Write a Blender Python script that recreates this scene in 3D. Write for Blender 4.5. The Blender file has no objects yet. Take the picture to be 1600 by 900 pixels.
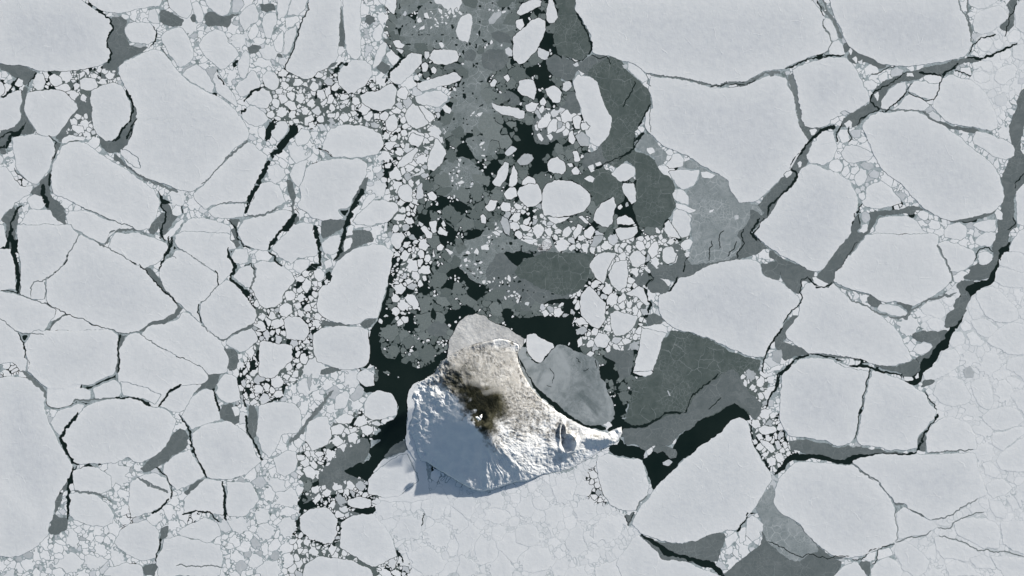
# Sea ice round a snow covered volcanic island, seen from straight above.
# 1 photo pixel = 15 m on the ground; x runs east, y runs north, z up, all in metres.
import bpy, math, random
import numpy as np
from mathutils import Vector
from mathutils.geometry import delaunay_2d_cdt

random.seed(7)
rng = np.random.default_rng(7)
scene = bpy.context.scene
PX = 15.0
def wx(x): return (x - 800.0) * PX
def wy(y): return (450.0 - y) * PX

# ------------------------------------------------------------------ camera, sky, sun, exposure
cam = bpy.data.objects.new('camera', bpy.data.cameras.new('camera'))
scene.collection.objects.link(cam)
cam.location = (0, 0, 100000)
cam.rotation_euler = (0, 0, 0)
cam.data.sensor_width = 36
cam.data.lens = 36 * 100000 / (1600 * PX)
cam.data.clip_start = 100
cam.data.clip_end = 400000
scene.camera = cam

SUN_EL, SUN_AZ = math.radians(14.5), math.radians(45)      # azimuth clockwise from north
world = bpy.data.worlds.new('World'); scene.world = world; world.use_nodes = True
wn = world.node_tree.nodes; wl = world.node_tree.links
sky = wn.new('ShaderNodeTexSky'); sky.sky_type = 'NISHITA'; sky.sun_disc = False
sky.sun_elevation = SUN_EL; sky.sun_rotation = SUN_AZ
wl.new(sky.outputs[0], wn['Background'].inputs[0]); wn['Background'].inputs[1].default_value = 0.07
sun = bpy.data.objects.new('sun', bpy.data.lights.new('sun', 'SUN'))
scene.collection.objects.link(sun)
sun.data.energy = 4.6; sun.data.angle = math.radians(0.5); sun.data.color = (1.0, 0.95, 0.88)
sd = Vector((math.sin(SUN_AZ) * math.cos(SUN_EL), math.cos(SUN_AZ) * math.cos(SUN_EL), math.sin(SUN_EL)))
sun.rotation_euler = sd.to_track_quat('Z', 'Y').to_euler()
scene.view_settings.view_transform = 'Standard'; scene.view_settings.look = 'None'
scene.view_settings.exposure = 0.75; scene.view_settings.gamma = 1
scene.cycles.max_bounces = 6; scene.cycles.volume_bounces = 1
scene.cycles.use_denoising = True

# ------------------------------------------------------------------ traced outlines
# "@ ox oy s": following numbers n stand for photo pixels ox + n*s, oy + n*s
# F floe, G dark young ice, M paler young ice, W open water, c / k crack (grey / open water) with its width first,
# zones: S consolidated pack, C pancake belt, R rubble, K specks of water
TRACE = '''
@ 0 0 .25
F -20 -20 480 -20 530 20 590 65 640 92 680 115 695 150 708 180 690 205 672 240 670 290 690 325 690 355 665 385 630 410 560 425 470 440 330 445 230 440 170 415 100 405 40 405 0 395 -20 400
F 540 -20 560 20 610 55 680 72 780 75 860 60 930 35 1000 30 1010 -20
G 690 110 760 95 800 130 780 165 780 220 800 270 860 290 930 300 800 370 745 410 740 450 710 500 650 525 625 500 640 440 640 410 690 360 700 320 670 290 675 240 710 180
k 14 600 65 650 92 690 120 710 178 688 205 674 245 676 290 697 325 685 370 665 395
k 16 635 420 625 470 632 510
F 800 145 850 135 940 145 955 170 975 215 965 255 930 275 880 272 810 255 785 220 780 180
F 935 60 970 50 985 90 1000 140 960 150 925 120
F 230 455 270 465 285 510 270 550 240 560 215 545 210 500
F 310 480 345 465 385 485 390 520 350 540 315 520
F 345 545 390 525 430 530 445 560 400 575 360 570
F 500 500 540 480 600 490 615 530 600 555 550 570 505 550
F 90 500 115 492 140 505 140 535 115 548 90 535
F 10 445 40 445 50 470 30 485 5 480
F 50 470 70 470 75 495 50 505 40 490
F -20 500 15 510 30 545 25 580 0 600 -20 605
F 580 560 640 535 720 515 765 545 785 590 815 640 818 740 800 770 760 800 730 850 700 880 660 885 610 840 580 800 575 700 565 620
F -20 625 50 590 130 560 135 620 125 680 130 750 90 790 40 810 -20 825
F 160 620 175 580 230 565 300 560 360 560 400 575 440 600 480 650 485 680 450 720 410 770 370 830 340 855 280 845 230 835 200 780 170 730 150 680
G 0 400 100 405 170 420 220 450 205 500 150 545 130 500 90 490 60 460 30 440 0 440
G 150 540 175 560 160 620 150 670 165 730 200 790 225 835 180 840 100 830 60 850 40 900 40 960 0 960 -10 830 90 790 135 750 130 680 140 560
k 12 0 870 60 820 110 830 160 790 170 770
k 12 0 610 50 580 75 520 110 490
k 12 290 555 300 500
k 12 455 555 490 540 495 490
k 12 175 545 205 490 215 455
G 440 560 480 600 560 600 575 620 575 800 560 850 470 900 370 890 345 855 400 780 450 720 488 680 478 640 440 600
G 610 845 660 885 700 890 730 850 765 800 820 745 820 640 800 590 830 610 855 680 860 760 830 800 810 860 760 960 680 960 620 910
k 18 785 560 800 600 825 630 835 670 825 730 810 770
k 14 800 770 765 800 740 850 700 890
k 14 790 870 830 790 857 740
k 10 950 165 975 210 965 255 945 290
F 1030 200 1080 175 1140 170 1160 205 1190 260 1210 300 1205 360 1160 410 1120 420 1070 350 1040 300 1010 240
F 1130 430 1200 405 1245 400 1255 430 1240 460 1160 475
F 1260 250 1290 205 1340 175 1400 195 1420 260 1470 300 1490 340 1460 380 1410 425 1370 430 1310 380 1260 320 1245 280
F 1040 -20 1060 40 1110 90 1160 115 1190 90 1200 50 1190 -20
F 1200 20 1225 10 1260 50 1275 100 1255 140 1235 145 1215 90
F 1275 -20 1290 30 1340 70 1385 105 1420 90 1440 40 1435 -20
G 1000 60 1060 65 1110 100 1150 120 1145 165 1080 160 1010 155
G 1290 70 1330 70 1385 110 1450 90 1500 95 1440 120 1435 180 1370 160 1280 160
G 1185 110 1205 75 1225 140 1200 145
@ 200 0 .25
F 650 10 660 -20 700 -20 720 30 690 75 650 80
F 720 60 755 30 790 25 815 80 810 130 780 150 730 195 705 150 697 100
F 755 200 800 145 820 180 810 220 770 250 750 230
F 840 100 870 80 925 80 930 140 915 170 890 235 860 230 850 180 835 140
F 930 -20 935 70 945 130 990 95 1020 -10
F 1020 10 1000 90 1060 100 1100 60 1130 -20 1020 -20
F 990 110 1060 105 1070 130 1030 165 985 185
F 940 215 970 185 975 250 960 330 930 325 910 265
F 985 200 1050 165 1040 250 1010 320 990 345 970 340
F 1140 -20 1100 110 1060 220 1040 300 1010 360 980 430 1030 460 1100 495 1150 490 1200 450 1240 430 1300 375 1315 320 1325 200 1330 -20
F 1340 -20 1350 130 1360 250 1370 330 1395 365 1430 370 1455 340 1455 -20
G 1330 20 1345 120 1360 230 1355 300 1330 290 1318 290 1325 180
F 230 215 -10 0
F 705 345 730 310 755 330 765 370 750 450 730 490 700 480 685 440 690 380
F 690 510 735 490 770 435 800 450 825 510 820 540 770 570 735 600 700 600 670 560
F 835 480 870 445 920 450 945 490 940 550 890 560 850 530
F 735 620 780 575 830 550 885 570 895 620 875 680 830 670 760 655
F 720 700 740 670 800 665 850 700 880 740 840 780 790 790 750 770 720 740
F 810 800 850 785 865 840 850 880 820 850
F 1310 460 1360 400 1400 375 1480 370 1515 410 1520 470 1490 530 1450 555 1400 590 1370 585 1320 540 1310 500
k 24 1375 385 1320 410 1295 450 1270 490
k 20 1365 620 1400 570
k 16 1450 590 1480 550 1530 500
G 740 300 780 270 850 290 800 330 760 330
G 830 20 900 15 930 60 870 75 830 70
G 980 470 1100 500 1190 490 1230 520 1180 570 1100 560 1010 510
G 925 335 960 345 965 365 930 360
G 1310 380 1240 410 1200 445 1260 430 1310 400
k 9 1135 10 1100 110 1060 190 1040 280 1010 360 980 430
k 18 730 640 750 600 780 575 830 540
k 10 560 440 565 480 600 530
k 18 650 415 685 375
k 20 715 715 735 680
G 200 290 230 320 270 380 320 430 290 400 240 350
F 890 830 930 770 980 750 1000 790 980 850 940 890 900 860
k 30 860 880 880 800 940 740
W 940 900 1000 830 1010 770 1070 790 1060 830 1000 880 960 960 930 960
k 40 1130 790 1200 730
F 1110 740 1150 715 1170 750 1140 790 1110 780
F 1040 850 1090 800 1130 810 1140 850 1120 890 1060 910
F 1150 690 1190 660 1215 700 1190 725
F 1000 630 1040 640 1055 680 1010 690 975 650
@ 0 0 .4
F 468 255 500 235 555 210 600 190 640 205 680 258 712 295 740 325 790 350 835 368 880 395 915 425 945 460 975 515 965 545 900 590 865 640 830 685 785 725 750 748 700 742 640 715 590 705 540 680 500 650 470 610 475 585 500 560 520 520 530 480 535 440 520 400 500 375 485 330 465 290
F 725 270 770 250 810 280 835 340 830 362 790 345 740 318 712 290
F 850 270 880 330 920 380 930 420 890 390 850 365 830 310
F 790 730 860 650 905 600 970 555 1020 590 1045 610 1030 660 990 740 960 790 880 795 830 800 800 820 760 780 755 755
F 950 795 850 800 810 825 830 850 900 855 950 845 958 820
F 965 840 985 760 1020 715 1060 705 1095 730 1115 790 1050 830 1000 845
F 1265 560 1290 500 1360 485 1440 500 1490 530 1500 570 1470 605 1400 615 1330 612 1290 615 1260 590
F 1180 770 1170 730 1195 660 1230 635 1300 622 1400 620 1435 635 1430 680 1400 740 1370 800 1340 855 1270 860 1220 850 1160 800
F 1150 640 1205 625 1190 680 1170 730 1140 700 1130 680
k 26 1040 545 1060 490 1090 460
k 28 1055 610 1090 585
k 20 1050 630 1020 690 980 770 960 835
G 1115 700 1140 705 1155 740 1150 830 1170 860 1115 900 1140 850 1145 790 1125 760
k 16 1160 840 1130 880 1110 900
F 1320 820 1400 800 1480 780 1540 800 1530 860 1480 880 1370 895
k 22 1350 880 1385 800 1420 740
G 1410 700 1440 690 1430 740 1380 800 1385 760
G 1250 860 1300 855 1345 860 1320 900 1260 900
F 940 850 1000 850 1100 825 1140 830 1145 855 1110 900 1090 940 930 940
F 725 860 790 855 850 865 900 900 920 940 680 940 690 890
k 8 1495 660 1500 640 1530 600 1545 570
k 8 1300 615 1280 595 1240 575
F 1535 55 1500 20 1510 -10 1550 -10 1550 20
F 230 605 245 570 290 555 335 560 380 590 440 635 500 670 540 700 600 745 625 790 605 850 585 890 540 905 470 880 400 850 350 825 300 800 250 770 210 755 200 700 205 650
F 45 545 60 530 130 525 200 535 215 570 215 605 190 660 160 700 145 720 110 710 80 680 60 650 55 600
@ 0 180 .25
F 385 180 385 150 430 120 470 130 540 140 530 160 470 155 430 170
F 480 60 520 70 530 110 490 120 450 90 450 65
F -20 320 40 320 60 350 90 400 140 450 210 440 190 490 150 510 90 550 90 575 30 610 0 660 -20 660
F -20 240 5 250 25 270 15 295 -20 300
F 165 520 210 495 260 505 290 545 250 585 220 590 185 575
G 190 480 240 440 260 400 300 360 320 330 310 450 320 500 360 530 400 580 412 620 405 670 420 690 360 660 320 630 290 580 250 510 210 500
k 22 315 360 308 440
k 24 265 430 265 500 290 540 290 570
k 10 350 160 350 220 325 290
G 385 180 360 230 330 310 320 340 345 210 350 160
k 8 300 125 350 165
F 190 580 310 590 330 640 420 690 500 730 560 760 640 810 690 840 760 880 830 940 850 1000 400 1000 130 990 100 780 105 720 150 630
F 430 600 540 600 620 630 740 670 850 720 830 735 720 730 660 800 600 780 520 745 440 700 425 680 410 630
F 700 770 720 735 850 740 930 760 1000 780 1045 800 1055 850 1010 900 950 940 900 960 780 890 670 820
c 14 655 805 700 730 760 715 850 720
G 920 730 960 660 1010 610 1040 620 1000 700 960 750
G 1000 560 1040 540 1070 590 1110 640 1040 740 1000 780 1000 700 1040 610 1010 590
W 985 470 1010 510 1060 540 1065 560 1010 550 995 510
k 18 1005 545 1010 580 1045 610 1030 670 1005 740 1040 790
F 1080 590 1100 560 1125 570 1130 620 1105 635 1080 620
F 1090 740 1050 780 1010 770 1060 720 1130 650 1150 660
k 18 1080 760 1075 800 1050 870 1020 890
G 1050 790 1085 760 1080 820 1040 880 1025 900 1050 850
k 10 1130 560 1140 620
c 18 840 360 920 405 980 430 1060 460 1110 475
c 20 740 280 800 330 850 360
G 720 240 760 290 800 330 760 310 700 280
F 790 210 860 270 880 330 830 320 770 270 750 215
c 6 500 580 600 610 720 660 850 720 930 755
c 8 1255 430 1320 380 1380 310 1410 260 1480 220 1550 160
c 12 1400 270 1480 220 1550 150
F 1090 780 1140 680 1180 650 1260 645 1340 660 1400 680 1440 700 1440 780 1470 830 1430 900 1400 1000 1100 1000 1060 900
G 1430 655 1500 650 1470 720 1480 790 1500 820 1480 830 1440 790 1440 720 1460 700
k 10 1420 655 1470 700 1480 770 1520 820 1570 830
F 1500 670 1560 640 1640 640 1640 800 1580 820 1530 820 1500 790 1485 720
c 6 1360 560 1440 545 1530 550
k 18 30 820 60 760 80 640 140 560
W 40 680 80 610 110 600 110 650 90 720 70 850 110 900 120 1000 90 1000 60 860 35 780
G 0 660 60 590 100 570 120 620 100 700 100 760 60 850 40 760 40 690
F 400 120 400 120
F -20 690 20 690 40 780 55 830 20 820 -20 850
k 22 0 215 40 190 65 130 120 110 160 70
k 6 90 330 120 380 165 410
@ 0 360 .25
F 105 -40 440 -40 470 0 500 30 470 80 430 150 390 230 350 265 280 320 285 430 200 425 125 400 130 300 125 200 105 100
F 505 25 590 65 655 95 720 130 800 185 870 220 920 260 960 310 1020 370 1080 430 1110 470 1090 520 1020 550 930 585 890 610 865 635 800 650 690 620 620 600 540 570 430 525 360 490 290 450 290 320 350 265 400 220 450 110
c 7 500 30 430 150 375 245 290 310 215 325 190 360 190 415
c 6 280 325 285 380 280 440
c 6 120 400 270 455 360 492
k 7 360 492 410 515 480 545
c 6 480 545 560 570
k 7 560 572 640 605
c 5 640 605 740 635 870 645
c 9 590 60 655 95
c 7 655 95 740 145 800 180
k 10 810 190 860 210
k 14 870 215 900 245 960 310 1020 370 1110 460
G 870 210 920 230 990 280 1035 360 1110 460 1145 500 1110 540 1030 580 930 600 890 640 865 638 900 590 960 565 1040 540 1090 500 1110 465 1020 375 950 300
F 1055 50 1090 30 1140 0 1440 20 1440 60 1480 110 1430 120 1425 170 1460 200 1470 250 1420 290 1400 320 1365 340 1370 280 1330 250 1300 240 1270 210 1200 165 1110 110 1090 80 1100 20
F 1070 165 1090 120 1140 120 1200 165 1270 215 1320 245 1355 270 1365 345 1310 400 1255 450 1235 500 1250 570 1210 540 1155 490 1120 460 1060 400 1020 340 1000 280 990 250 1030 190
c 4 1100 110 1180 150 1280 215
k 9 1340 250 1370 290 1360 345
c 6 1360 345 1310 400 1255 450
k 9 1250 455 1235 510 1260 575
c 6 1260 595 1320 650 1380 690
c 5 1060 155 1105 180
k 14 1055 30 1060 110 1020 180 990 260
F 1380 330 1260 450 1250 520 1270 590 1330 650 1380 685 1450 650 1530 610 1590 580 1600 540 1600 480 1560 430 1520 390 1480 340 1430 310
k 26 1430 110 1430 160 1470 220 1460 270 1440 310 1510 360 1550 420 1600 480
G 1380 680 1440 630 1520 600 1590 560 1610 520 1600 600 1500 640 1420 670 1385 695
F 1420 680 1500 640 1580 610 1600 640 1610 690 1560 730 1500 760 1440 730 1410 700
G 1395 720 1420 740 1480 750 1490 850 1470 880 1430 880 1420 800
F 0 385 100 400 190 430 260 455 350 490 345 530 290 590 270 640 130 640 90 620 60 580 0 555 -20 550 -20 385
G 400 515 415 520 390 560 340 600 295 640 270 645 310 600 350 555
c 5 120 642 280 645
F -20 555 20 560 60 585 110 640 150 720 155 780 170 830 155 880 130 880 80 820 0 830 -20 830
c 5 0 555 60 580 110 640
k 9 115 645 155 730 155 790
c 5 155 790 180 830 160 900
F 120 640 290 645 400 525 430 525 560 570 640 605 740 640 770 650 730 700 725 760 740 830 735 900 740 1010 690 1040 600 1080 540 1130 480 1120 420 1130 300 1110 230 1010 180 920 170 830 150 730
F 800 650 870 650 960 710 1100 780 1280 870 1300 900 1300 940 1170 990 1060 1060 1040 1110 900 1120 780 1100 760 1080 745 1000 740 900 750 800 745 740 780 690
c 5 870 655 960 710 1040 755
k 7 1105 785 1150 805
c 4 1150 805 1280 870
F 1110 560 1145 510 1210 545 1260 590 1370 690 1400 730 1430 820 1420 890 1300 900 1280 870 1100 780 880 660 890 640 930 600 1030 580
G 730 640 765 650 795 650 755 740 750 800 740 900 725 880 728 820 722 740 750 680
k 12 750 640 735 700 738 820 742 890
F -20 120 60 110 80 170 95 240 100 370 40 370 0 380 -20 380
c 10 75 240 40 290 0 370
k 24 60 0 80 100 105 200 115 300 105 390
k 8 0 380 50 378 120 400
G 110 210 135 260 130 400 110 395
@ 0 540 .4
F 180 -60 460 -60 455 110 400 130 350 155 300 150 230 170 190 170 150 140 100 90 105 50 90 0 130 -60
F -20 130 40 120 100 125 160 165 180 200 170 240 190 290 215 350 240 400 290 470 270 520 240 560 215 600 210 660 190 700 190 740 130 790 80 825 0 825 -20 825
c 8 0 520 60 590 130 660
c 14 90 100 130 135 175 180 180 210
F 235 370 260 320 310 260 345 230 430 210 520 205 580 230 660 255 690 290 675 330 660 370 630 410 590 440 540 460 500 435 450 460 400 460 300 465 265 430 240 390
k 14 305 260 270 310 235 360 255 410 300 470
c 7 180 205 350 215 460 205
k 10 450 205 530 205 590 235
F 200 300 230 250 310 225 335 235 290 290 230 350 215 330
F 190 175 230 170 250 200 220 212 190 205
F 270 180 320 160 355 175 355 210 300 210 270 205
F 360 165 450 130 465 150 480 180 460 200 370 212
F 465 140 560 160 630 190 610 230 570 210 480 195
F 620 235 660 185 700 155 790 145 760 180 720 250 700 265
k 10 620 240 665 175 710 150
F 725 240 750 200 800 170 835 175 850 240 860 290 800 310 750 325 730 300 710 280
G 760 130 810 105 870 105 850 150 830 175 790 165 765 190
k 10 838 170 845 220 860 260
F 850 150 880 110 920 120 935 170 940 215 900 225 860 210 845 185
F 750 340 800 310 900 295 960 340 985 380 1000 430 1020 450 960 500 900 520 810 515 775 450 750 390
G 570 500 545 480 590 440 640 400 670 350 700 325 735 340 730 400 690 420 640 460 610 480
k 9 700 270 740 330 745 390 780 460 805 515
k 9 610 475 650 510 672 560 668 600
F 640 465 690 425 740 405 760 440 800 510 740 545 690 565 665 540 640 495
F 510 530 560 505 610 500 650 520 668 570 660 610 600 645 540 665 510 670 500 620
c 10 540 515 590 545 660 575
G 720 580 750 540 790 520 800 530 760 560 730 590
k 8 660 600 620 640 590 650
F 720 600 760 560 800 520 865 525 875 600 870 660 820 650 780 645 720 655
k 9 872 530 876 600 878 680
F 885 530 980 535 1010 590 1000 620 960 660 930 670 885 665
k 8 710 660 760 645 820 650 860 690
F 285 490 330 475 380 475 430 510 435 560 400 580 330 570 290 560
F 270 580 300 570 380 585 420 620 445 660 440 690 400 710 340 700 290 680 270 660
c 8 290 565 390 580 430 610
k 12 300 475 270 520 265 590 265 680
G 275 480 265 560 240 580 215 580 215 660 270 680 265 720 220 740 190 740 200 670 240 620 245 540 255 490
F 445 770 470 720 520 690 580 685 620 720 620 790 610 830 560 840 500 820
k 8 625 750 620 800 605 850
G 630 710 665 700 650 750 625 755
F 640 755 700 745 780 760 860 780 870 830 860 900 620 900 610 840 630 800
c 5 690 858 870 865
G 555 860 615 850 600 900 560 900
F 400 900 420 870 480 850 555 860 560 910
F 500 790 560 850
F 690 730 740 700 800 670 850 690 865 740 820 770 760 750 710 745
F 1170 670 1210 640 1280 630 1320 680 1320 740 1300 770 1250 785 1200 760 1175 720
k 16 1320 690 1322 740 1300 790 1240 780 1180 740
F 1330 690 1380 665 1460 655 1490 690 1530 750 1550 820 1500 850 1450 865 1400 830 1330 790 1325 740
F 1190 860 1250 820 1310 830 1380 840 1450 880 1460 920 1180 920
F 1210 180 1200 140 1220 110
F 1395 110 1430 90 1460 110 1462 155 1430 160 1400 135
F 1420 230 1440 190 1480 170 1530 190 1550 225 1550 270 1500 285 1450 293 1425 265
F 1010 235 1050 220 1150 225 1175 250 1180 310 1160 340 1100 350 1080 400 1050 440 1020 400 1000 350 1010 290
G 870 230 910 225 920 260 950 300 905 310 870 290 855 280
G 975 230 1000 240 1010 300 1000 360 970 370 960 330 970 280
k 10 960 270 970 340 985 370
k 18 950 170 960 240
k 10 985 370 1010 410 1025 450
F 905 240 930 240 935 270 915 275
F 930 260 965 265 970 300 935 310
F 1205 300 1240 280 1285 280 1295 350 1280 390 1220 410 1190 370
F 1070 440 1120 410 1150 415 1165 450 1150 490 1110 515 1080 490
F 1250 -20 1240 30 1270 80 1330 90 1390 95 1420 60 1440 0 1450 -60 1300 -60
F 1015 -20 1010 120 1060 130 1110 90 1150 50 1145 0
k 14 1145 0 1150 70 1160 110
c 16 1300 180 1240 250 1180 330 1130 380
G 1250 100 1300 80 1340 95 1280 110 1250 115
F 1310 200 1350 175 1370 190 1350 240 1310 250
F 1370 200 1400 155 1425 165 1410 200 1380 220
F 1310 290 1350 265 1385 280 1370 300 1320 305
F 1290 320 1330 305 1345 320 1330 345 1300 345
W 1440 -20 1430 60 1460 80 1480 100 1560 110 1600 140 1650 180 1650 100 1560 60 1500 40 1480 0
W 1560 280 1610 160 1590 140 1500 110 1480 90 1470 150 1550 200 1560 260 1530 290 1470 310 1500 340 1480 380 1440 400 1450 440 1400 470 1340 490 1400 520 1470 530 1460 590 1470 650 1380 680 1320 690 1300 640 1240 630 1160 660 1190 620 1250 590 1350 570 1450 530 1470 480 1500 450 1530 410 1580 370 1600 330
G 1245 550 1240 500 1280 450 1300 400 1350 370 1430 360 1450 400 1430 440 1380 470 1340 490 1410 520 1430 550 1360 560 1290 570 1200 610 1180 620
k 14 1230 470 1290 410 1320 390
G 1500 440 1520 400 1560 375 1600 370 1610 400 1540 430
G 1300 640 1330 580 1345 600 1350 640 1410 660 1370 670 1330 665
F 1360 600 1400 590 1450 605 1450 630 1410 640 1370 630 1355 615
F 1280 590 1290 595 1292 615 1283 610
F 1460 490 1490 450 1540 435 1590 410 1605 390 1660 420 1680 600 1600 610 1530 610 1480 600 1460 540
@ 300 300 .25
F 300 200 320 175 400 155 500 135 560 115 620 120 630 145 580 210 540 270 490 330 470 365 400 355 320 330 290 280 285 240
c 12 330 155 430 145 560 100
k 32 640 145 590 210 540 270 480 355
F 500 350 560 285 630 200 680 190 750 200 780 290 790 350 780 400 730 400 660 415 620 450 560 410
F 630 480 640 430 700 415 740 425 720 480 680 510
k 30 755 210 785 290 800 370 805 460
G 800 175 950 175 955 195 920 240 870 270 820 290 805 260
F 810 320 860 280 920 265 930 310 910 370 880 395 830 390 815 360
F 960 290 1000 285 1005 310 985 350 955 370 945 330
G 950 280 1000 240 1060 235 1110 260 1140 300 1060 330 990 370 930 410 900 440 930 330
k 26 1020 60 980 150 955 230 935 320 915 390 890 440
F 790 620 850 545 880 490 920 420 980 370 1060 340 1130 325 1200 335 1255 370 1250 450 1230 540 1200 640 1180 720 1165 790 1090 790 1030 830 940 820 860 800 800 770 780 700
F 970 230 990 200 1010 210 1005 270 960 275
F 1030 200 1000 180 1060 110 1110 60 1200 50 1280 75 1290 110 1250 160 1200 195 1120 210
F 1040 110 1100 20 1140 0 1145 40 1080 100
F 1260 270 1300 245 1340 260 1330 320 1290 360 1250 330 1240 290
F 1490 180 1530 180 1530 260 1500 260
F 1425 230 1450 215 1500 260 1500 290 1470 290
F 1540 240 1570 215 1600 250 1600 280 1560 270
F 760 490 800 475 830 500 820 540 790 565 760 530
F 690 570 710 540 745 560 745 600 710 635 690 600
F 545 720 590 690 630 710 630 750 590 785 545 770
F 580 630 620 610 650 640 640 670 590 680
F 570 800 600 780 680 790 730 830 735 880 700 930 590 920
F 410 480 380 450 440 435 520 430 580 470 630 510 640 550 600 600 570 640 560 690 520 720 460 730 430 700 400 660 370 600 390 540
c 4 410 510 480 530 530 480
c 14 390 450 395 520 370 590
k 8 330 460 370 445 395 480
F 265 520 300 480 370 455 390 490 390 540 360 600 330 590 290 560 255 540
F 245 400 270 355 340 355 350 400 345 440 300 450 265 440
F 390 380 420 360 490 370 500 400 470 435 410 430
k 12 480 370 520 400 515 420 560 460
k 34 700 510 750 460 810 460
k 34 650 600 700 520
k 34 720 640 780 600 850 550 860 500
F 720 480 760 460 770 430 740 435
F 830 440 870 420 880 460 840 480
k 40 700 640 690 700 740 780
k 46 770 790 750 880
F 735 790 755 775 770 790 755 810
F 1165 810 1180 785 1195 810 1185 830
F 1275 810 1300 795 1320 815 1310 835 1280 830
G 780 790 820 800 900 810 1000 830 900 840 820 830
G 1040 830 1080 800 1160 790 1150 815 1100 850
F 760 890 800 855 860 840 940 835 1020 840 1080 850 1110 870 1110 1060 1060 1100 950 1110 860 1090 780 1050 760 980
k 16 380 850 410 870 420 900
F 410 780 440 750 465 770 440 810
k 14 530 720 545 760 575 830 570 880
W 1270 370 1330 280 1400 290 1440 330 1400 350 1320 370 1300 420 1280 500 1260 560 1230 600 1210 680 1190 780 1170 790 1190 700 1230 560 1255 440
W 1350 100 1420 60 1470 70 1400 120 1380 160 1480 150 1490 200 1400 200 1340 220 1330 180
@ 560 0 .25
M 250 -20 1000 -20 990 40 960 100 980 160 960 220 960 330 900 400 860 440 800 480 780 560 830 620 880 700 860 760 780 830 680 830 600 860 480 840 460 770 560 730 600 640 560 580 640 530 660 480 640 430 660 390 640 330 560 310 480 290 420 280 340 320 280 300 260 240 200 220 190 170 240 120
G 1230 -20 1360 -20 1345 60 1385 120 1440 200 1455 290 1430 340 1380 380 1320 360 1240 340 1220 250 1225 170 1250 110 1245 40
G 1270 340 1320 370 1380 385 1450 345 1530 345 1560 360 1600 370 1640 400 1660 500 1660 640 1640 760 1600 880 1560 920 1500 900 1580 800 1590 720 1540 620 1480 500 1400 455 1370 440 1340 500 1290 500 1250 480 1280 420 1270 370
G 1170 370 1240 340 1280 380 1280 460 1250 490 1190 450 1165 410
F 610 170 640 100 690 88 712 105 712 170 680 265 630 240 612 210
F 985 85 1010 30 1110 -15 1145 5 1140 35 1060 80 1010 100
F 1185 -20 1210 -10 1250 105 1230 140 1190 145 1180 120
F 980 130 1020 120 1040 155 1020 195 985 170
F 970 230 1030 180 1090 120 1130 108 1170 125 1165 220 1120 310 1050 390 1000 400 975 380 970 300
F 915 310 940 290 970 310 965 345 930 345
F 1120 340 1130 300 1160 305 1200 325 1180 370 1150 375
F 440 350 470 310 540 305 620 320 632 355 620 385 540 405 470 400
F 410 320 445 320 450 345 425 375 412 350
F 500 270 520 262 535 285 515 298
F 185 490 200 450 260 380 330 325 400 345 395 390 340 450 270 530 220 520
k 18 325 315 250 390 190 450 170 530
F 450 430 470 415 495 440 480 465 455 450
F 390 400 415 385 435 410 420 450 395 445
F 370 520 480 490 610 450 650 490 640 510 560 530 390 575 370 550
F 355 610 420 580 510 565 560 600 555 630 500 665 400 655 365 640
F 235 580 260 545 295 540 320 575 300 615 260 610
F 15 600 60 575 110 570 160 540 215 525 240 570 230 640 200 680 140 695 60 670 20 640
F 290 720 340 650 380 670 440 770 360 810 310 780
F 375 665 410 660 480 740 445 770
F 315 830 340 815 415 835 400 900 320 920 310 870
F 480 710 500 695 510 720 495 735
F 520 670 540 655 580 690 570 715 550 710
F 170 770 180 740 230 715 250 750 240 800 210 830 175 810
F 130 715 165 695 190 720 170 760 140 750
F 200 690 240 670 275 690 260 710 220 712
F 75 770 100 755 135 780 120 800 85 798
G 15 710 60 680 130 720 110 760 40 765
G 110 430 150 370 200 420 170 460
G 40 100 90 95 105 140 70 160 40 140
F 85 220 100 180 135 145 150 190 145 250 110 260
F 90 430 110 330 160 260 185 270 170 330 130 400
F 175 340 210 305 255 360 240 390 210 410
F 215 260 250 250 285 280 270 300 235 290
F 270 340 230 300 280 310
F 995 560 1010 510 1050 495 1100 500 1115 580 1095 620 1060 600 1010 590
F 1170 560 1200 540 1240 540 1275 580 1260 640 1220 640 1180 590
F 1280 520 1300 505 1335 515 1330 550 1300 580 1280 560
F 1345 550 1345 500 1380 460 1430 475 1490 510 1510 580 1540 660 1580 730 1580 800 1555 870 1500 920 1440 880 1400 750 1390 660 1360 600
F 1340 400 1370 385 1375 405 1355 415
F 1370 425 1415 460 1400 470
F 830 640 870 660 950 665 1040 690 1040 735 1000 745 920 715 850 690
M 850 600 920 570 980 580 1020 650 960 660 880 640
F 1040 650 1080 630 1130 645 1100 690 1050 695
F 1130 630 1160 605 1185 640 1160 660 1135 655
F 820 520 850 490 870 510 850 540 825 540
F 1115 840 1140 830 1160 870 1145 885
F 1180 845 1205 835 1220 860 1200 880
F 1310 830 1340 815 1360 870 1340 900 1310 890
F 1335 740 1360 720 1390 740 1385 800 1350 800
F 1390 770 1420 760 1450 790 1430 810 1400 805
F 1360 850 1400 820 1450 860 1440 910 1380 910
F 910 480 930 465 950 490 935 510
W 840 760 900 740 980 750 1050 760 1040 830 1060 880 1040 940 880 940 840 900 760 880 680 850 670 830 720 835 790 850 820 800
k 14 740 330 790 290 840 260
k 14 840 470 890 440 940 400 980 390
G 830 200 860 185 920 200 960 230 960 270 880 270 840 240
G 760 350 820 310 900 310 950 370 900 440 860 460 780 420
G 660 320 700 300 740 330 720 380 660 370
G 540 400 620 395 650 410 640 430 540 445
M 1160 690 1100 740 1080 800 1100 900 1180 900 1260 880 1340 820 1330 740 1390 700 1350 640 1300 620 1240 680
G 1300 580 1350 570 1390 660 1380 690 1330 720 1300 660
@ 600 200 .25
F 265 230 290 140 320 60 350 90 390 155 360 220 310 270 275 260
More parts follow.
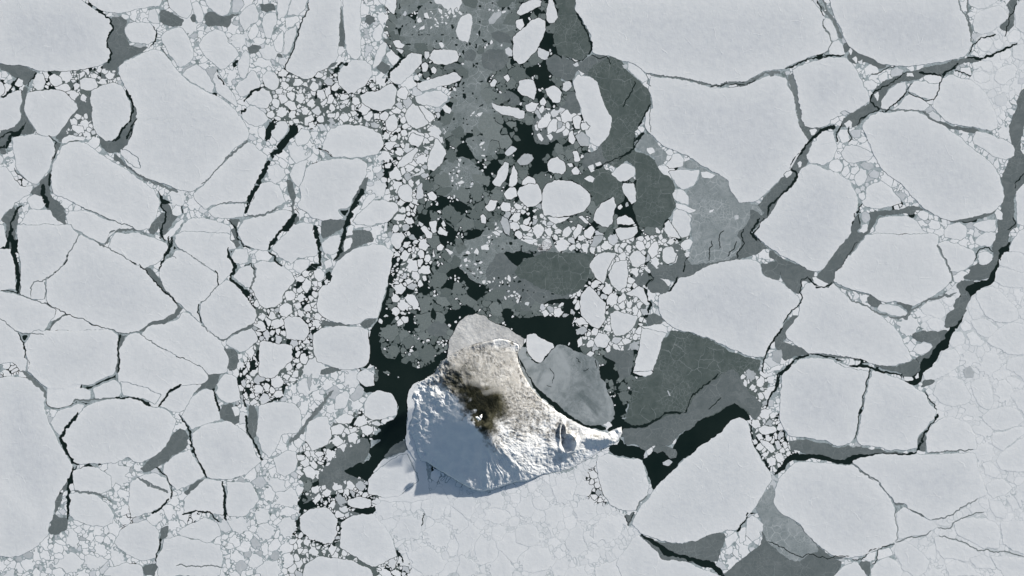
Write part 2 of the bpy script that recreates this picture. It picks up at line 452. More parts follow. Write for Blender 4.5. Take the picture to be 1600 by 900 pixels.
F 80 230 120 180 200 120 215 130 170 210 120 250 85 250
F 150 80 170 30 250 50 245 80 210 115 160 95
M 370 210 420 180 510 190 560 220 610 250 620 320 600 390 520 400 440 430 360 430 360 330 340 280
M 510 70 560 50 640 70 690 110 700 180 640 200 590 210 540 150
W 500 150 530 155 560 200 600 220 700 190 760 170 740 200 640 220 600 245 560 220 530 190 500 175
F 680 340 720 260 760 205 785 215 775 290 730 365 700 360
F 780 360 800 260 815 230 835 280 830 350 800 370
F 830 210 870 155 920 165 935 190 890 230 850 235
F 750 150 790 110 830 130 800 165 770 180
F 1015 230 1040 190 1085 178 1130 210 1140 260 1115 290 1060 280 1025 265
F 1145 225 1175 220 1185 240 1165 250
F 1170 270 1200 240 1225 260 1215 290 1185 295
F 1175 150 1205 135 1220 175 1230 205 1190 210
F 1270 240 1310 230 1310 265 1290 275
F 1320 220 1350 205 1370 235 1345 260
F 1250 310 1290 295 1320 310 1310 340 1270 330
F 750 410 785 370 825 375 835 420 800 445 765 440
F 725 485 745 460 790 470 795 510 760 520 735 510
F 630 490 660 450 710 455 690 510 650 520
F 600 550 620 540 640 555 630 600 605 595
F 720 590 745 550 770 570 790 620 785 670 760 660 735 620
F 860 330 890 300 940 315 950 345 860 350
F 835 415 850 370 900 345 960 345 985 400 985 450 940 490 895 495 850 450
F 990 390 1010 350 1080 325 1160 330 1230 360 1290 420 1290 470 1250 520 1180 550 1080 555 1000 550 985 480
F 1020 560 1130 560 1170 555 1110 590 1075 600 1045 585
F 1300 570 1320 510 1380 460 1430 430 1450 490 1430 580 1400 615 1360 620
F 1420 290 1460 240 1520 215 1575 250 1570 290 1510 335 1480 340
F 1485 370 1500 345 1560 345 1575 400 1570 460 1545 480 1500 420
F 1455 570 1510 540 1550 570 1570 600 1460 605
F 1450 630 1580 615 1590 650 1550 690 1480 705 1455 670
F 1530 790 1560 760 1610 780 1640 820 1600 860 1560 870
F 1290 850 1320 800 1380 790 1440 755 1445 800 1420 880 1340 940 1300 890
F 1425 860 1480 840 1525 830 1525 890 1510 920 1410 920
F 1115 640 1150 610 1175 640 1150 680 1115 670
F 1180 650 1210 600 1250 610 1230 660 1190 690
F 1255 650 1290 610 1320 640 1290 690 1260 680
F 1285 730 1310 680 1370 665 1370 690 1320 740
F 1325 740 1350 730 1355 780 1330 780
F 1195 730 1215 715 1235 735 1220 755
F 1215 560 1240 545 1280 590 1270 600
F 1460 490 1480 475 1490 500 1470 515
F 1505 480 1520 465 1530 490 1515 500
F 850 610 880 600 920 620 900 645 870 640
W 715 735 760 740 800 770 860 780 950 810 930 820 850 810 820 850 790 860 740 820 710 780
k 12 1040 660 1060 710 1110 775
W 180 540 260 480 340 480 360 520 300 560 290 640 220 590
W 120 680 180 700 210 760 160 800 110 770 60 780 50 900 90 960 60 1000 20 980 60 760
W 410 640 470 620 520 640 500 700 450 700
F 40 690 60 655 110 648 135 670 115 740 80 760 50 720
F 0 590 15 590 20 640 0 650
F 60 570 90 540 140 535 130 570 90 580
F 340 650 350 620 400 645 395 675 350 670
F 355 600 370 575 385 610 370 620
F 330 745 350 715 375 735 365 765 340 765
F 385 760 400 755 435 785 420 795
F 300 780 308 760 318 800 305 810
F 75 400 100 360 150 355 180 390 180 450 140 465 100 440
F 200 420 215 360 235 340 250 390 245 430 210 450
F 270 410 300 395 330 430 310 450 280 440
F 160 300 210 280 230 240 255 270 220 290
F 150 670 180 665 200 695 160 690
W 470 470 500 420 600 400 620 440 600 470 530 480 520 520 550 580 520 590 500 520
G 1540 60 1570 110 1560 150 1480 190 1400 220 1300 260 1240 240 1250 160 1320 140 1360 90 1420 20 1480 -20 1560 -20
G 1250 260 1410 250 1440 300 1490 350 1500 460 1450 480 1440 620 1440 760 1380 780 1330 700 1400 640 1450 560 1440 430 1390 440 1320 500 1300 420 1220 350 1130 310 1230 290
M 640 620 700 560 720 600 760 670 800 690 860 690 960 700 1040 660 1100 770 1160 730 1200 780 1260 800 1300 940 1400 1000 600 1000 400 800 440 740 500 710 600 680
k 8 1300 260 1440 190 1540 150 1570 110 1600 60
@ 560 400 .3125
M 700 -20 1180 -20 1150 80 1130 180 1080 210 960 220 900 260 860 280 740 250 640 140 640 60
G 800 20 960 -20 1180 -20 1160 60 1130 180 1000 200 900 150 780 100
W 720 -20 760 30 800 50 820 10 890 5 830 -20
W 740 320 880 300 1040 280 1020 240 1060 210 1120 180 1160 90 1220 130 1250 170 1310 190 1310 230 1260 240 1240 280 1210 370 1110 420 1000 440 940 420 850 390 800 380 740 350
F 1155 50 1180 0 1240 -20 1290 -20 1250 60 1230 140 1190 110
F 1250 90 1270 40 1340 20 1350 80 1340 150 1310 175 1270 150
F 1355 -10 1400 -10 1440 20 1430 50 1370 60
F 1510 10 1560 -10 1600 0 1590 30 1540 45
F 1465 70 1510 75 1565 140 1550 155
F 1105 230 1115 190 1155 150 1200 200 1240 240 1230 320 1200 365 1160 350 1110 290
c 4 1160 310 1220 270
F 1260 350 1255 290 1290 275 1340 290 1400 300 1380 350 1330 390 1280 395
F 1175 420 1200 385 1240 390 1255 420 1240 460 1190 455
F 1140 440 1160 415 1180 435 1170 455 1145 458
F 1260 430 1280 400 1320 410 1290 440
F 1090 420 1110 405 1120 440 1100 455
F 1120 345 1150 345 1140 360
F 1140 490 1160 475 1180 490 1160 510
F 840 395 880 388 920 415 975 440 980 460 940 500 910 535 870 520 842 480
M 800 460 840 450 840 500 870 530 910 540 980 470 1000 440 1050 450 1100 480 1200 520 1210 600 1240 650 1270 740 1290 800 1230 850 1140 850 1040 790 960 730 880 660 820 590 800 520
M 1220 500 1270 440 1350 430 1380 440 1370 500 1370 600 1300 620 1290 560 1260 520
M 1300 250 1320 220 1360 230 1430 260 1420 300 1380 300
G 1365 90 1410 65 1460 100 1440 150 1390 150
G 1440 150 1500 80 1560 150 1540 190 1460 190
G 1430 300 1480 280 1525 310 1520 340 1450 350
k 14 1440 60 1470 110 1430 160 1460 240 1440 290 1410 330 1390 420
k 10 1600 100 1550 180
F 1375 600 1380 560 1400 460 1420 355 1470 350 1510 340 1545 355 1530 400 1500 480 1470 590 1410 605
F 1340 180 1400 150 1440 170 1455 240 1440 250 1390 200 1340 195
F 1545 680 1570 665 1595 685 1585 705 1560 700
F 1550 720 1565 720 1570 735 1555 738
W 830 570 900 690 960 750 1040 810 1130 860 1240 870 1230 850 1140 845 1050 790 970 725 890 650 840 580 815 520 800 500 810 540
W 1280 790 1310 810 1400 840 1480 800 1540 770 1640 775 1640 785 1550 790 1500 820 1420 860 1400 875 1320 860 1300 890 1230 870 1280 840
W 1240 530 1250 510 1290 530 1270 560 1300 600 1290 620 1240 620 1205 590
F 440 360 440 360
G 355 350 400 320 445 350 440 400 380 405 345 380
W -20 560 20 570 70 600 100 640 180 660 210 640 320 560 420 500 400 560 320 620 280 640 250 700 240 800 240 920 40 920 130 860 190 800 200 740 160 690 100 680 30 680 0 620 30 480 40 400 100 320 110 300 140 160 170 60 180 -20 240 -20 190 120 150 200 120 320 90 460 50 560
@ 860 0 .25
F 160 -20 150 70 190 110 220 160 255 215 262 270 260 325 290 340 360 350 420 370 480 385 540 410 600 460 640 465 700 480 760 495 840 490 900 505 960 520 1010 540 1060 545 1100 530 1130 510 1200 515 1260 490 1310 460 1350 445 1420 435 1460 430 1500 405 1560 380 1660 350 1740 320 1740 290 1760 250 1720 190 1700 140 1720 100 1680 60 1640 0 1630 -20
c 16 600 465 700 480 840 492 960 525 1060 540
c 28 1060 535 1130 520 1210 525 1280 495 1350 460 1440 450
k 8 1000 545 1060 540 1110 520
k 8 1130 528 1220 530 1290 500
G 380 350 450 380 480 440 530 490 580 530 610 560 630 620 625 670 590 710 580 740 540 790 550 800 520 830 530 870 520 900 480 980 440 1060 340 1000 320 900 350 860 380 800 380 740 340 660 300 560 270 500 230 470 280 400
k 9 530 510 510 560 480 610 450 665
k 12 625 650 590 710 580 745 540 785
k 12 590 830 540 865 520 880
k 14 155 85 190 130 220 190 250 240 255 300 240 340
k 7 260 345 300 365 350 350 360 380 370 410
k 7 100 350 150 390 200 370 240 345
c 6 225 15 210 50 180 80
c 5 365 245 395 260
F 480 390 530 400 570 440 610 480 600 510 580 520 530 480 490 435
F 452 405 475 400 485 420 470 435 455 425
c 5 605 470 612 510 600 530 630 540
c 5 625 640 628 830
F 610 560 625 480 700 490 840 500 950 530 1020 550 1080 555 1200 540 1300 500 1370 475 1430 470 1470 490 1480 540 1520 590 1530 680 1550 760 1580 830 1610 880 1600 920 1560 990 1490 1070 1440 1120 1340 1220 1280 1260 1180 1270 1150 1230 1120 1180 1110 1120 1030 1080 930 1020 860 970 740 930 690 900 640 850 600 820 590 770 600 700 640 680 640 620
c 5 1460 440 1480 480 1490 550 1540 590
c 22 1510 460 1530 560 1550 640 1560 720 1570 770 1610 830
F 1490 480 1510 490 1535 530 1540 570 1520 580 1495 550
@ 1200 0 .25
F 150 440 220 400 300 385 370 360 460 360 500 370 540 420 580 490 620 560 630 600 640 625 590 660 520 700 480 710 420 740 370 780 330 800 270 800 230 790 205 740 190 640 185 560 170 500
c 26 130 470 150 540 175 610 190 700 205 770 240 840
k 12 110 430 180 400 240 375 340 360 390 345 480 350
k 22 310 825 360 800 420 790
G 480 740 510 700 560 680 640 640 660 560 720 500 760 500 860 450 960 430 1060 410 1140 380 1200 370 1240 360 1340 370 1310 390 1230 390 1180 430 1130 450 1090 470 990 460 940 490 880 510 840 510 780 530 740 580 720 640 690 690 630 720 590 750 570 790 520 790 440 800 430 820 460 780
k 16 270 870 300 840 360 800 410 790
k 12 560 790 580 740 630 720 690 690 650 650 640 590 700 555 760 530 830 480 870 450
k 8 650 470 730 430 800 415
k 10 700 700 750 690 800 640 860 580 900 520
k 8 870 580 930 610 990 635 1035 620
k 8 1090 480 1070 560 1035 625
c 10 690 680 800 690 900 690 980 700 1000 730 1070 770
k 12 940 450 1040 460 1090 470
k 22 1090 475 1140 440 1200 400
k 10 1170 440 1220 460 1270 480
k 16 1240 360 1330 360 1390 350 1430 330 1490 300 1560 270
k 11 1250 350 1280 290 1340 235 1420 220
c 18 310 10 350 60 400 110 430 170 460 240
c 14 340 -10 380 80 420 140
k 8 310 0 330 60 360 100
c 7 345 110 345 160 380 210 395 260 350 350
k 8 350 350 400 350
F 345 125 360 108 385 110 410 150 430 210 440 240 410 255 395 250 380 200 350 155
F 390 270 440 250 465 280 470 320 480 345 420 345 380 340 375 310
G 470 270 510 260 520 300 480 340 460 320
M 520 300 600 350 700 390 750 410 700 430 620 390 540 400 490 360
F 380 -20 400 60 430 130 460 200 500 280 560 330 640 365 720 400 800 410 900 410 980 405 1060 390 1150 370 1230 350 1260 310 1280 270 1260 220 1265 160 1240 120 1210 80 1200 20 1200 -20
c 7 1195 0 1200 60 1240 120 1260 190 1275 265
c 10 1245 -10 1240 80 1265 160 1270 220
F 1250 -20 1250 30 1310 60 1360 50 1420 20 1450 -20
F 1280 150 1300 90 1360 60 1440 30 1470 40 1490 80 1500 110 1460 150 1410 190 1340 215 1290 200
G 1490 20 1530 -20 1560 -20 1540 60 1530 110 1540 150 1530 180 1490 200 1440 180 1480 130 1510 90
k 8 1550 20 1530 80 1500 110 1490 180 1480 220
F 1545 130 1540 60 1570 10 1600 0 1640 0 1640 210 1590 200 1550 170
F 1320 240 1390 230 1410 260 1390 300 1350 320 1310 290
F 1410 260 1450 245 1475 270 1465 300 1430 305
F 1400 200 1430 185 1440 215 1420 225
F 1490 225 1530 190 1570 190 1580 230 1560 265 1510 265
F 1290 310 1310 330 1320 350 1260 350
F 1530 290 1600 270 1640 280 1640 380 1580 380 1530 360
F 1460 320 1510 300 1525 330 1500 370 1450 370
F 1270 390 1330 375 1400 385 1410 420 1390 450 1340 440 1330 410 1280 440
F 1280 460 1340 445 1390 470 1380 510 1330 520 1290 500
F 1210 430 1260 420 1270 470 1240 475 1200 455
F 1430 450 1460 420 1530 400 1560 430 1540 480 1480 520 1440 520 1420 490
F 1560 500 1600 480 1620 520 1560 530
F 1420 600 1470 575 1500 610 1490 650 1450 670 1420 640
F 1500 580 1540 560 1545 600 1520 630
G 1590 550 1660 530 1640 640 1620 740 1590 820 1580 890 1590 960 1600 1020 1640 1100 1600 1160 1560 1230 1540 1200 1530 1120 1560 1060 1550 1000 1510 850 1505 790 1550 690 1560 610
F 1090 490 1150 465 1200 490 1270 500 1310 530 1370 590 1400 650 1430 730 1440 800 1400 820 1300 800 1200 780 1120 760 1080 720 1020 660 1050 600 1080 540
F 890 540 910 510 980 500 1050 515 1080 530 1060 590 1030 620 980 620 920 590 880 570
F 970 480 1000 460 1060 460 1085 480 1080 520 1010 515
F 720 620 760 560 810 520 860 515 870 545 850 590 800 640 740 690 700 690
F 780 690 820 650 880 590 950 615 990 640 1010 660 980 690 900 690 820 680
F 600 430 640 400 680 420 700 450 660 470 610 470
F 690 470 720 450 750 450 750 490 700 520 690 500
F 770 440 810 420 850 440 840 470 780 480
F 590 510 650 500 680 520 680 550 620 560 600 540
F 660 590 690 575 700 600 690 640
F 500 320 510 300 530 320 525 345
F 530 360 550 350 560 380 550 400
F 560 380 590 370 590 400 570 405
F 870 460 900 450 910 475 870 480
F 390 750 440 720 450 745 420 770 380 775
F 450 700 480 685 510 700 480 720
F 990 710 1030 690 1080 740 1070 765 1010 740
F 310 850 350 815 410 820 420 860 430 930 400 1000 340 1035 260 1020 240 980 270 900
F 435 850 470 810 500 830 510 870 480 895 450 890
F 480 770 510 750 530 770 520 800 490 800
F 540 750 560 745 565 790 540 795
F 510 830 550 800 580 810 580 850 550 870
k 11 470 770 430 820 435 890
k 9 510 790 500 830 520 865 500 890
F 600 770 640 730 700 705 760 700 850 690 940 700 1000 740 1090 780 1160 830 1240 890 1310 950 1400 1020 1450 1090 1460 1160 1475 1220 1470 1270 1400 1330 1330 1340 1260 1360 1180 1380 1120 1370 1040 1340 980 1300 900 1230 840 1160 780 1110 740 1080 700 1040 670 980 640 900 610 830 590 800
F 1280 870 1300 820 1400 840 1480 870 1530 900 1545 930 1540 970 1480 1000 1400 980 1340 930 1290 900
M 960 690 1000 740 1200 790 1320 810 1320 840 1200 820 1080 780 980 730
@ 1200 200 .25
F 200 260 260 225 310 240 380 260 450 290 510 330 550 400 570 450 560 500 550 540 530 590 520 660 470 720 420 770 390 820 340 880 300 900 240 880 160 830 80 790 30 760 0 740 -50 700 -95 650 -70 620 0 560 50 470 120 380 170 310
G 200 -10 230 60 210 120 160 180 100 270 80 330 -20 430 -80 500 -120 560 -160 610 -200 660 -160 680 -120 650 -50 600 0 560 60 480 130 370 190 280 250 220 240 160 270 90 310 30 340 -10 300 -20
k 14 380 0 300 40 260 80 210 140 160 200 140 250 180 290 150 340 90 420 0 490 0 560
k 10 -20 560 -60 620 -100 655
F 260 20 290 5 305 20 280 45 265 40
F 280 70 295 60 300 80 285 90
F 180 220 190 200 210 215 205 245 190 245
F 95 290 120 265 150 265 140 290 115 310
F 460 145 480 120 520 100 570 120 640 140 660 160 650 190 600 205 540 220 490 210 470 180
F 440 40 450 10 500 10 500 50 510 80 480 95 455 90
F 510 30 540 5 585 10 570 50 530 60
F 460 280 480 240 505 240 510 270 480 300
F 520 250 560 235 570 260 540 290 515 280
F 540 300 580 255 610 265 615 310 600 350 570 360 545 340
F 570 230 600 215 655 215 660 250 620 265 590 250
F 620 290 660 265 700 275 680 310 640 310
F 670 225 690 220 695 240 675 245
F 570 410 600 405 615 430 600 450 575 440
F 590 360 610 370 610 395 580 395
F 390 210 440 190 465 220 460 270 420 280 380 250
F 620 370 660 340 700 330 740 350 780 390 820 440 830 470 780 490 700 500 640 500 600 480 590 460 615 440
F 585 540 610 520 635 545 635 580 610 595 585 575
F 570 640 590 600 620 600 620 640 600 655
k 10 590 470 560 520 570 600
G 570 540 540 560 540 590 510 680 460 730 410 780 360 850 320 900 290 960 240 1010 380 1010 440 900 500 800 560 740 600 680 650 640 670 590 690 550 760 540 850 540 900 540 930 510 990 510 960 490 900 485 850 510 760 515 680 515 620 530 640 560 630 600 600 650 560 650 580 600
k 6 560 720 530 760 480 830 430 900
k 7 540 560 550 520 580 540
G 1120 570 1180 575 1250 560 1300 545 1340 530 1400 510 1430 490 1420 530 1370 555 1310 570 1250 590 1180 595
G 1500 200 1560 130 1600 160 1660 200 1600 320 1560 380 1540 450 1540 520 1560 620 1500 660 1510 770 1450 810 1440 900 1300 900 1240 880 1300 860 1380 860 1410 800 1400 740 1420 680 1440 640 1430 570 1460 500 1470 440 1470 370 1460 300
k 10 1600 290 1550 340 1550 380
k 10 1530 560 1550 600 1500 640
k 16 1510 740 1450 790 1440 850 1410 900
F 1420 530 1440 500 1465 530 1460 570 1430 570
F 1445 590 1475 585 1480 610 1450 610
F 1420 620 1450 620 1460 650 1430 680
F 1435 700 1470 690 1490 705 1470 730 1440 720
F 1480 660 1510 650 1515 680 1485 685
F 1460 830 1500 780 1520 720 1560 650 1600 630 1680 650 1680 900 1560 880 1440 900
F 1560 600 1555 500 1550 400 1600 340 1680 320 1680 620 1600 620
F 1060 720 1100 700 1200 730 1290 770 1300 800 1280 850 1240 880 1200 900 1140 890 1090 800
F 1100 640 1130 600 1200 595 1240 620 1240 680 1200 700 1140 690 1100 680
F 1280 610 1340 580 1420 570 1425 640 1380 650 1320 640
F 1300 690 1360 650 1430 650 1420 700 1390 740 1330 740 1300 720
F 1310 800 1340 760 1390 780 1400 810 1370 850 1310 850
F 1320 880 1350 870 1360 895 1330 900
k 9 1290 830 1320 760 1380 745 1400 775
F 930 530 960 510 1000 530 1010 560 980 580 940 560
F 1000 600 1030 570 1070 590 1080 620 1050 640 1010 630
F 680 600 700 560 760 550 880 555 930 580 970 640 1040 690 1060 740 1110 840 1140 900 1150 960 1080 1030 960 1080 880 1100 780 1090 700 1060 600 1040 500 1000 430 950 450 900 500 830 560 760 620 690 670 640
c 8 1055 725 1100 820 1140 900
@ 960 200 .25
G 0 -20 130 0 130 70 110 130 250 190 270 230 290 280 350 310 380 360 370 420 380 480 350 560 310 580 300 640 240 620 150 620 130 560 110 500 130 440 130 340 140 250 60 180 0 190
k 10 185 25 125 70 120 130 60 160 30 200
M 130 80 190 30 250 70 300 130 340 170 310 230 270 240 250 180 190 160 140 120
F 205 130 240 120 255 155 230 170 205 150
F 320 230 370 170 410 160 435 190 430 230 380 250 340 250
F 330 270 420 260 530 270 520 320 490 360 440 385 400 370 370 320
F 540 280 590 270 630 300 600 320 550 310
M 430 200 520 210 540 250 640 290 700 310 735 350 760 430 820 460 900 480 940 540 900 570 830 620 780 670 800 740 770 800 640 840 520 880 440 870 480 760 500 700 480 640 480 560 470 440 450 400 500 360 530 320 540 260 430 250
G 850 500 900 520 920 560 880 600 850 650 920 720 960 750 900 780 820 810 760 830 700 840 560 890 440 900 440 860 640 840 770 800 790 700 760 660 830 600 850 560
k 14 910 560 880 600 850 650 880 690 920 720
k 9 800 630 800 680 815 720 770 780 765 820
k 7 690 640 650 700 650 750
k 7 610 700 600 770 605 830
k 7 700 800 740 760 760 700
G 340 740 400 720 440 800 500 880 560 890 500 940 400 960 250 930 200 890 200 840 260 820 300 860 380 850
k 16 180 770 205 810 190 860 220 900
k 10 460 810 440 860 430 900
F 360 410 380 385 430 390 470 430 465 480 420 470 370 440
F 380 470 420 475 510 510 480 530 430 520 380 500
F 360 560 370 520 400 505 450 530 475 560 475 640 460 680 420 680 390 640 365 600
F 315 590 340 575 375 620 410 670 410 690 340 680 315 640
F 410 730 440 700 480 695 495 715 470 760 430 770
F 300 780 320 745 360 745 395 790 380 830 340 850 305 830
F 210 770 230 720 260 710 275 740 270 790 235 820
F 130 740 150 700 180 710 195 750 160 770
F 90 800 120 765 160 770 195 800 195 840 150 870 110 860
F 190 680 210 665 225 690 205 705
F 270 675 295 660 310 690 285 705
F 375 710 390 700 400 720 385 730
F 590 520 620 505 615 525 595 530
F 750 550 770 545 775 575 755 580
F 660 580 680 580 680 600 665 605
G 970 760 1040 800 1090 830 1200 870 1250 900 1250 960 1150 930 1060 880 960 800
M 930 850 1000 840 1100 870 1200 900 1250 960 1150 960 1000 900 930 900
@ 960 380 .25
F 270 350 280 320 340 310 370 250 410 210 480 200 540 160 620 130 720 110 860 100 900 120 930 200 1020 230 1090 280 1150 335 1155 390 1100 450 1050 490 1050 530 1000 600 960 660 940 710 870 710 800 690 700 640 600 600 520 570 440 550 370 530 310 480 280 430
M 910 130 1000 120 1040 150 1030 230 1000 225 940 200
M 1030 120 1200 160 1240 190 1170 230 1160 320 1090 280 1040 230
k 9 1165 230 1165 380 1105 440 1050 495
k 14 1050 520 1000 600 960 660 930 760 925 820
k 8 1165 230 1210 210
F 60 400 60 400
F 170 525 200 515 290 505 330 525 330 560
F 240 170 270 175 355 240 340 270
F -20 130 -20 130
F 1060 790 1110 750 1170 730 1230 705 1320 715 1400 740 1480 775 1560 780 1600 790 1640 800 1640 1200 1500 1250 1400 1220 1270 1160 1150 1120 1110 1060 1100 980 1080 900 1050 860
M 1050 500 1150 440 1130 520 1080 590 1050 620 1120 640 1210 660 1230 690 1130 710 1060 740 1050 680 1000 660 1000 620
F 985 680 1040 660 1055 700 1030 750 990 730
F 950 800 1000 770 1060 755 1030 790 960 815
k 18 1010 900 1020 830 1080 770 1140 720 1220 700
G 280 660 320 580 370 540 450 555 560 590 650 630 760 690 860 720 920 740 900 800 830 780 780 850 830 900 900 960 880 1080 700 1060 600 1120 440 1160 300 1200 100 1220 20 1200 60 1120 100 1000 120 850 240 820 260 740
F 160 850 160 850
R 830 770 900 790 960 830 950 1000 960 1200 980 1400 900 1240 900 1040 830 900 780 860
@ 1200 380 .25
F 430 170 480 110 560 30 620 -60 1060 -60 1060 30 1100 110 1150 200 1150 240 1100 280 1040 320 980 360 920 390 880 390 800 365 740 370 700 360 650 330 600 310 520 290 470 270 400 240
c 8 1060 0 1100 100 1150 180 1160 245
F 210 290 240 250 280 245 330 280 370 285 400 255 450 290 500 340 580 380 640 410 700 450 740 490 800 540 840 600 870 660 900 720 880 745 800 760 720 770 640 750 560 720 480 710 400 700 330 690 260 690 200 650 120 600 110 560 150 510 190 460 205 380
c 6 400 255 460 280 560 310 660 340
c 8 480 300 520 360 600 380 660 430 740 460
c 14 660 430 740 460 800 470 860 460 880 430 940 400 1000 350 1070 340 1140 320 1180 310
M 610 340 660 330 720 370 700 400 640 400
M 800 375 840 370 910 385 880 430 850 410
F 700 380 760 380 820 400 870 430 850 455 780 455 710 430 680 410
F 275 215 300 215 340 235 370 250 360 275 330 275 290 250
k 10 250 215 300 270 350 280 390 250
F 950 410 1000 370 1070 350 1105 400 1110 440 1080 470 1020 450 980 445
F 985 490 1010 465 1050 460 1090 480 1095 530 1060 550 1010 535
G 890 570 950 550 1010 550 1070 550 1110 540 1130 560 1130 620 1050 660 1020 700 960 760 910 720 990 690 1030 640 1020 620 940 620
F 910 680 930 630 1000 625 1025 640 1000 680 940 700
F 1090 350 1130 330 1170 320 1180 350 1140 390 1110 380
W 1410 90 1440 30 1500 10 1520 -20 1500 60 1460 80 1440 150 1430 210 1400 260 1340 270 1300 320 1250 350 1230 410 1220 470 1190 520 1140 560 1150 610 1130 650 1090 670 1050 730 1020 780 980 800 960 860 920 890 880 880 850 840 820 810 930 800 950 770 960 720 1000 720 1030 660 1100 610 1110 560 1160 500 1200 420 1140 430 1200 380 1190 330 1270 250 1340 230 1380 220
G 1270 150 1320 120 1390 130 1420 60 1440 30 1440 110 1400 180 1370 220 1270 240 1220 230 1180 250 1200 310 1200 350 1160 400 1110 450 1100 500 1110 540 1180 510 1200 450 1240 430 1230 410 1270 330 1230 290 1300 240 1220 220
G 1190 330 1230 350 1220 390 1160 410 1150 390
G 1110 460 1140 440 1200 430 1240 420 1220 460 1160 500 1120 540 1090 510
F 1320 150 1350 150 1365 175 1340 180
F 1150 465 1170 455 1185 470 1165 480
F 1320 60 1360 50 1400 70 1400 110 1370 140 1320 130 1310 100
F 1160 210 1200 170 1240 180 1250 210 1210 245 1165 240
F 1460 60 1520 50 1600 60 1640 160 1570 190 1500 150 1430 130
F 1430 150 1500 155 1600 190 1640 230 1620 270 1560 280 1480 270 1410 240
F 1300 300 1340 280 1400 270 1440 290 1500 350 1560 410 1560 470 1500 500 1440 490 1380 470 1340 420 1310 370
F 1240 370 1290 340 1320 390 1350 440 1320 470 1280 470 1250 430
F 1270 480 1330 470 1400 490 1440 530 1400 590 1350 590 1300 560
F 1390 580 1440 540 1500 500 1560 500 1640 510 1640 680 1560 700 1500 690 1420 650 1370 620
F 1150 560 1200 550 1230 590 1220 630 1160 650 1140 620
F 1100 670 1160 660 1200 700 1200 760 1150 800 1100 830 1040 850 980 850 970 810 1000 790 1050 760 1070 720
F 1200 510 1230 480 1270 500 1270 540 1220 550
F 1240 570 1280 550 1330 600 1360 620 1330 640 1270 640
F 1500 730 1560 710 1640 700 1640 900 1600 870 1540 800 1480 790
F 1220 790 1260 770 1290 800 1280 840 1230 840
F 1060 860 1120 840 1190 830 1230 860 1250 920 1230 960 1200 1000 1120 1010 1060 990 1040 950
F 1270 870 1330 840 1380 840 1400 880 1410 960 1380 1030 1340 1010 1290 960
F 1410 790 1410 790
G 640 760 720 765 800 770 900 740 910 720 950 760 960 800 900 830 840 830 830 810 760 800 700 780
W 600 760 650 780 700 790 760 810 830 820 840 840 780 820 700 810 640 790 520 780 500 765
k 10 260 690 330 700 400 710 470 735
c 16 330 692 420 705 500 720 580 740
F 850 820 900 830 910 850 880 860 850 850
F 920 830 940 810 945 840 920 845
k 10 640 780 630 830 610 900
@ 1200 560 .25
F 90 100 130 50 200 10 270 -10 390 0 480 50 560 70 635 80 620 160 590 240 570 330 555 420 540 490 520 530 440 550 370 520 280 500 190 490 130 480 100 430 70 370 75 300 80 200
F 650 75 720 90 790 120 850 140 920 180 980 220 1010 290 1050 330 1040 380 980 440 940 480 930 560 860 580 760 570 660 550 570 535 550 500 570 400 600 260 625 160
k 8 640 75 610 180 590 260 565 370 540 510
k 16 1060 340 1050 390 990 450 940 560 930 590
G 940 490 980 460 990 540 985 590 930 580
k 9 975 215 1020 280 1050 330
W 30 740 60 680 110 620 160 575 220 600 260 600 330 595 400 630 460 640 500 605 560 585 640 590 730 590 930 590 930 603 840 605 730 600 640 610 570 625 520 655 480 665 420 660 360 640 290 620 220 640 160 630 120 670 60 720
G 130 510 190 505 280 515 370 540 440 560 520 545 640 560 730 580 860 595 730 595 600 600 540 600 500 620 470 640 400 630 330 600 230 600 190 570 140 580
F 50 800 70 740 120 700 170 650 240 645 320 650 400 660 470 670 530 660 590 700 700 770 740 850 790 930 800 980 810 1080 790 1150 700 1190 680 1210 640 1210 580 1240 500 1250 400 1230 330 1180 260 1110 200 1030 130 990 70 960 30 900
F 520 640 580 620 640 610 740 600 930 605 1100 595 1290 590 1310 660 1340 750 1370 850 1330 870 1260 910 1180 960 1100 1000 1020 1010 960 980 900 970 860 910 790 900 740 840 700 770 640 740 570 690
c 6 520 650 570 700
c 14 570 700 640 740 695 770
c 5 700 780 740 850 780 900
c 14 785 905 850 910
c 9 870 935 920 960 970 980
c 6 800 920 805 1050 800 1150
c 8 1030 1010 1110 1000 1160 970 1230 920 1320 880
F 990 490 1000 450 1060 390 1080 370 1150 370 1220 390 1280 440 1310 530 1300 570 1250 570 1150 580 1000 590 990 540
c 8 1000 590 1130 580 1200 575 1280 570
F 1030 220 1050 170 1100 120 1160 110 1220 130 1250 200 1270 250 1230 290 1160 300 1080 280
F 1270 150 1300 130 1380 125 1400 200 1410 260 1380 320 1320 290 1280 230
F 1330 370 1380 320 1480 300 1560 320 1600 380 1560 420 1480 450 1400 440
F 1400 460 1480 460 1540 430 1600 420 1600 470 1540 520 1460 570 1400 540
F 1510 230 1560 200 1640 190 1640 380 1570 320
F 1420 640 1460 580 1520 540 1640 470 1640 700 1560 710 1460 700
F 1340 660 1390 640 1430 680 1450 720 1420 740 1360 730
F 1370 790 1420 750 1480 760 1530 810 1480 850 1400 870 1370 840
M 960 180 1020 160 1040 130 1000 120 970 140
F 980 210 1000 190 1025 200 1025 225 1000 230
F 1210 370 1240 350 1280 370 1270 390 1230 390
@ 1200 675 .25
F 410 900 460 850 530 810 560 810 600 870 620 920 400 930
F 640 860 680 810 740 780 790 800 840 860 830 920 640 920
M 570 810 640 810 630 900 600 880
F 680 740 760 730 780 770 700 790 660 810
F 570 790 600 780 640 750 680 745 670 790 640 810
F 790 750 800 700 860 680 900 710 960 750 1010 810 980 880 920 900 850 870
F 810 500 850 470 920 500 1020 560 1060 590 980 640 870 660 810 670
F 1040 650 1120 660 1200 690 1300 740 1340 760 1240 810 1160 790 1100 790 1050 730
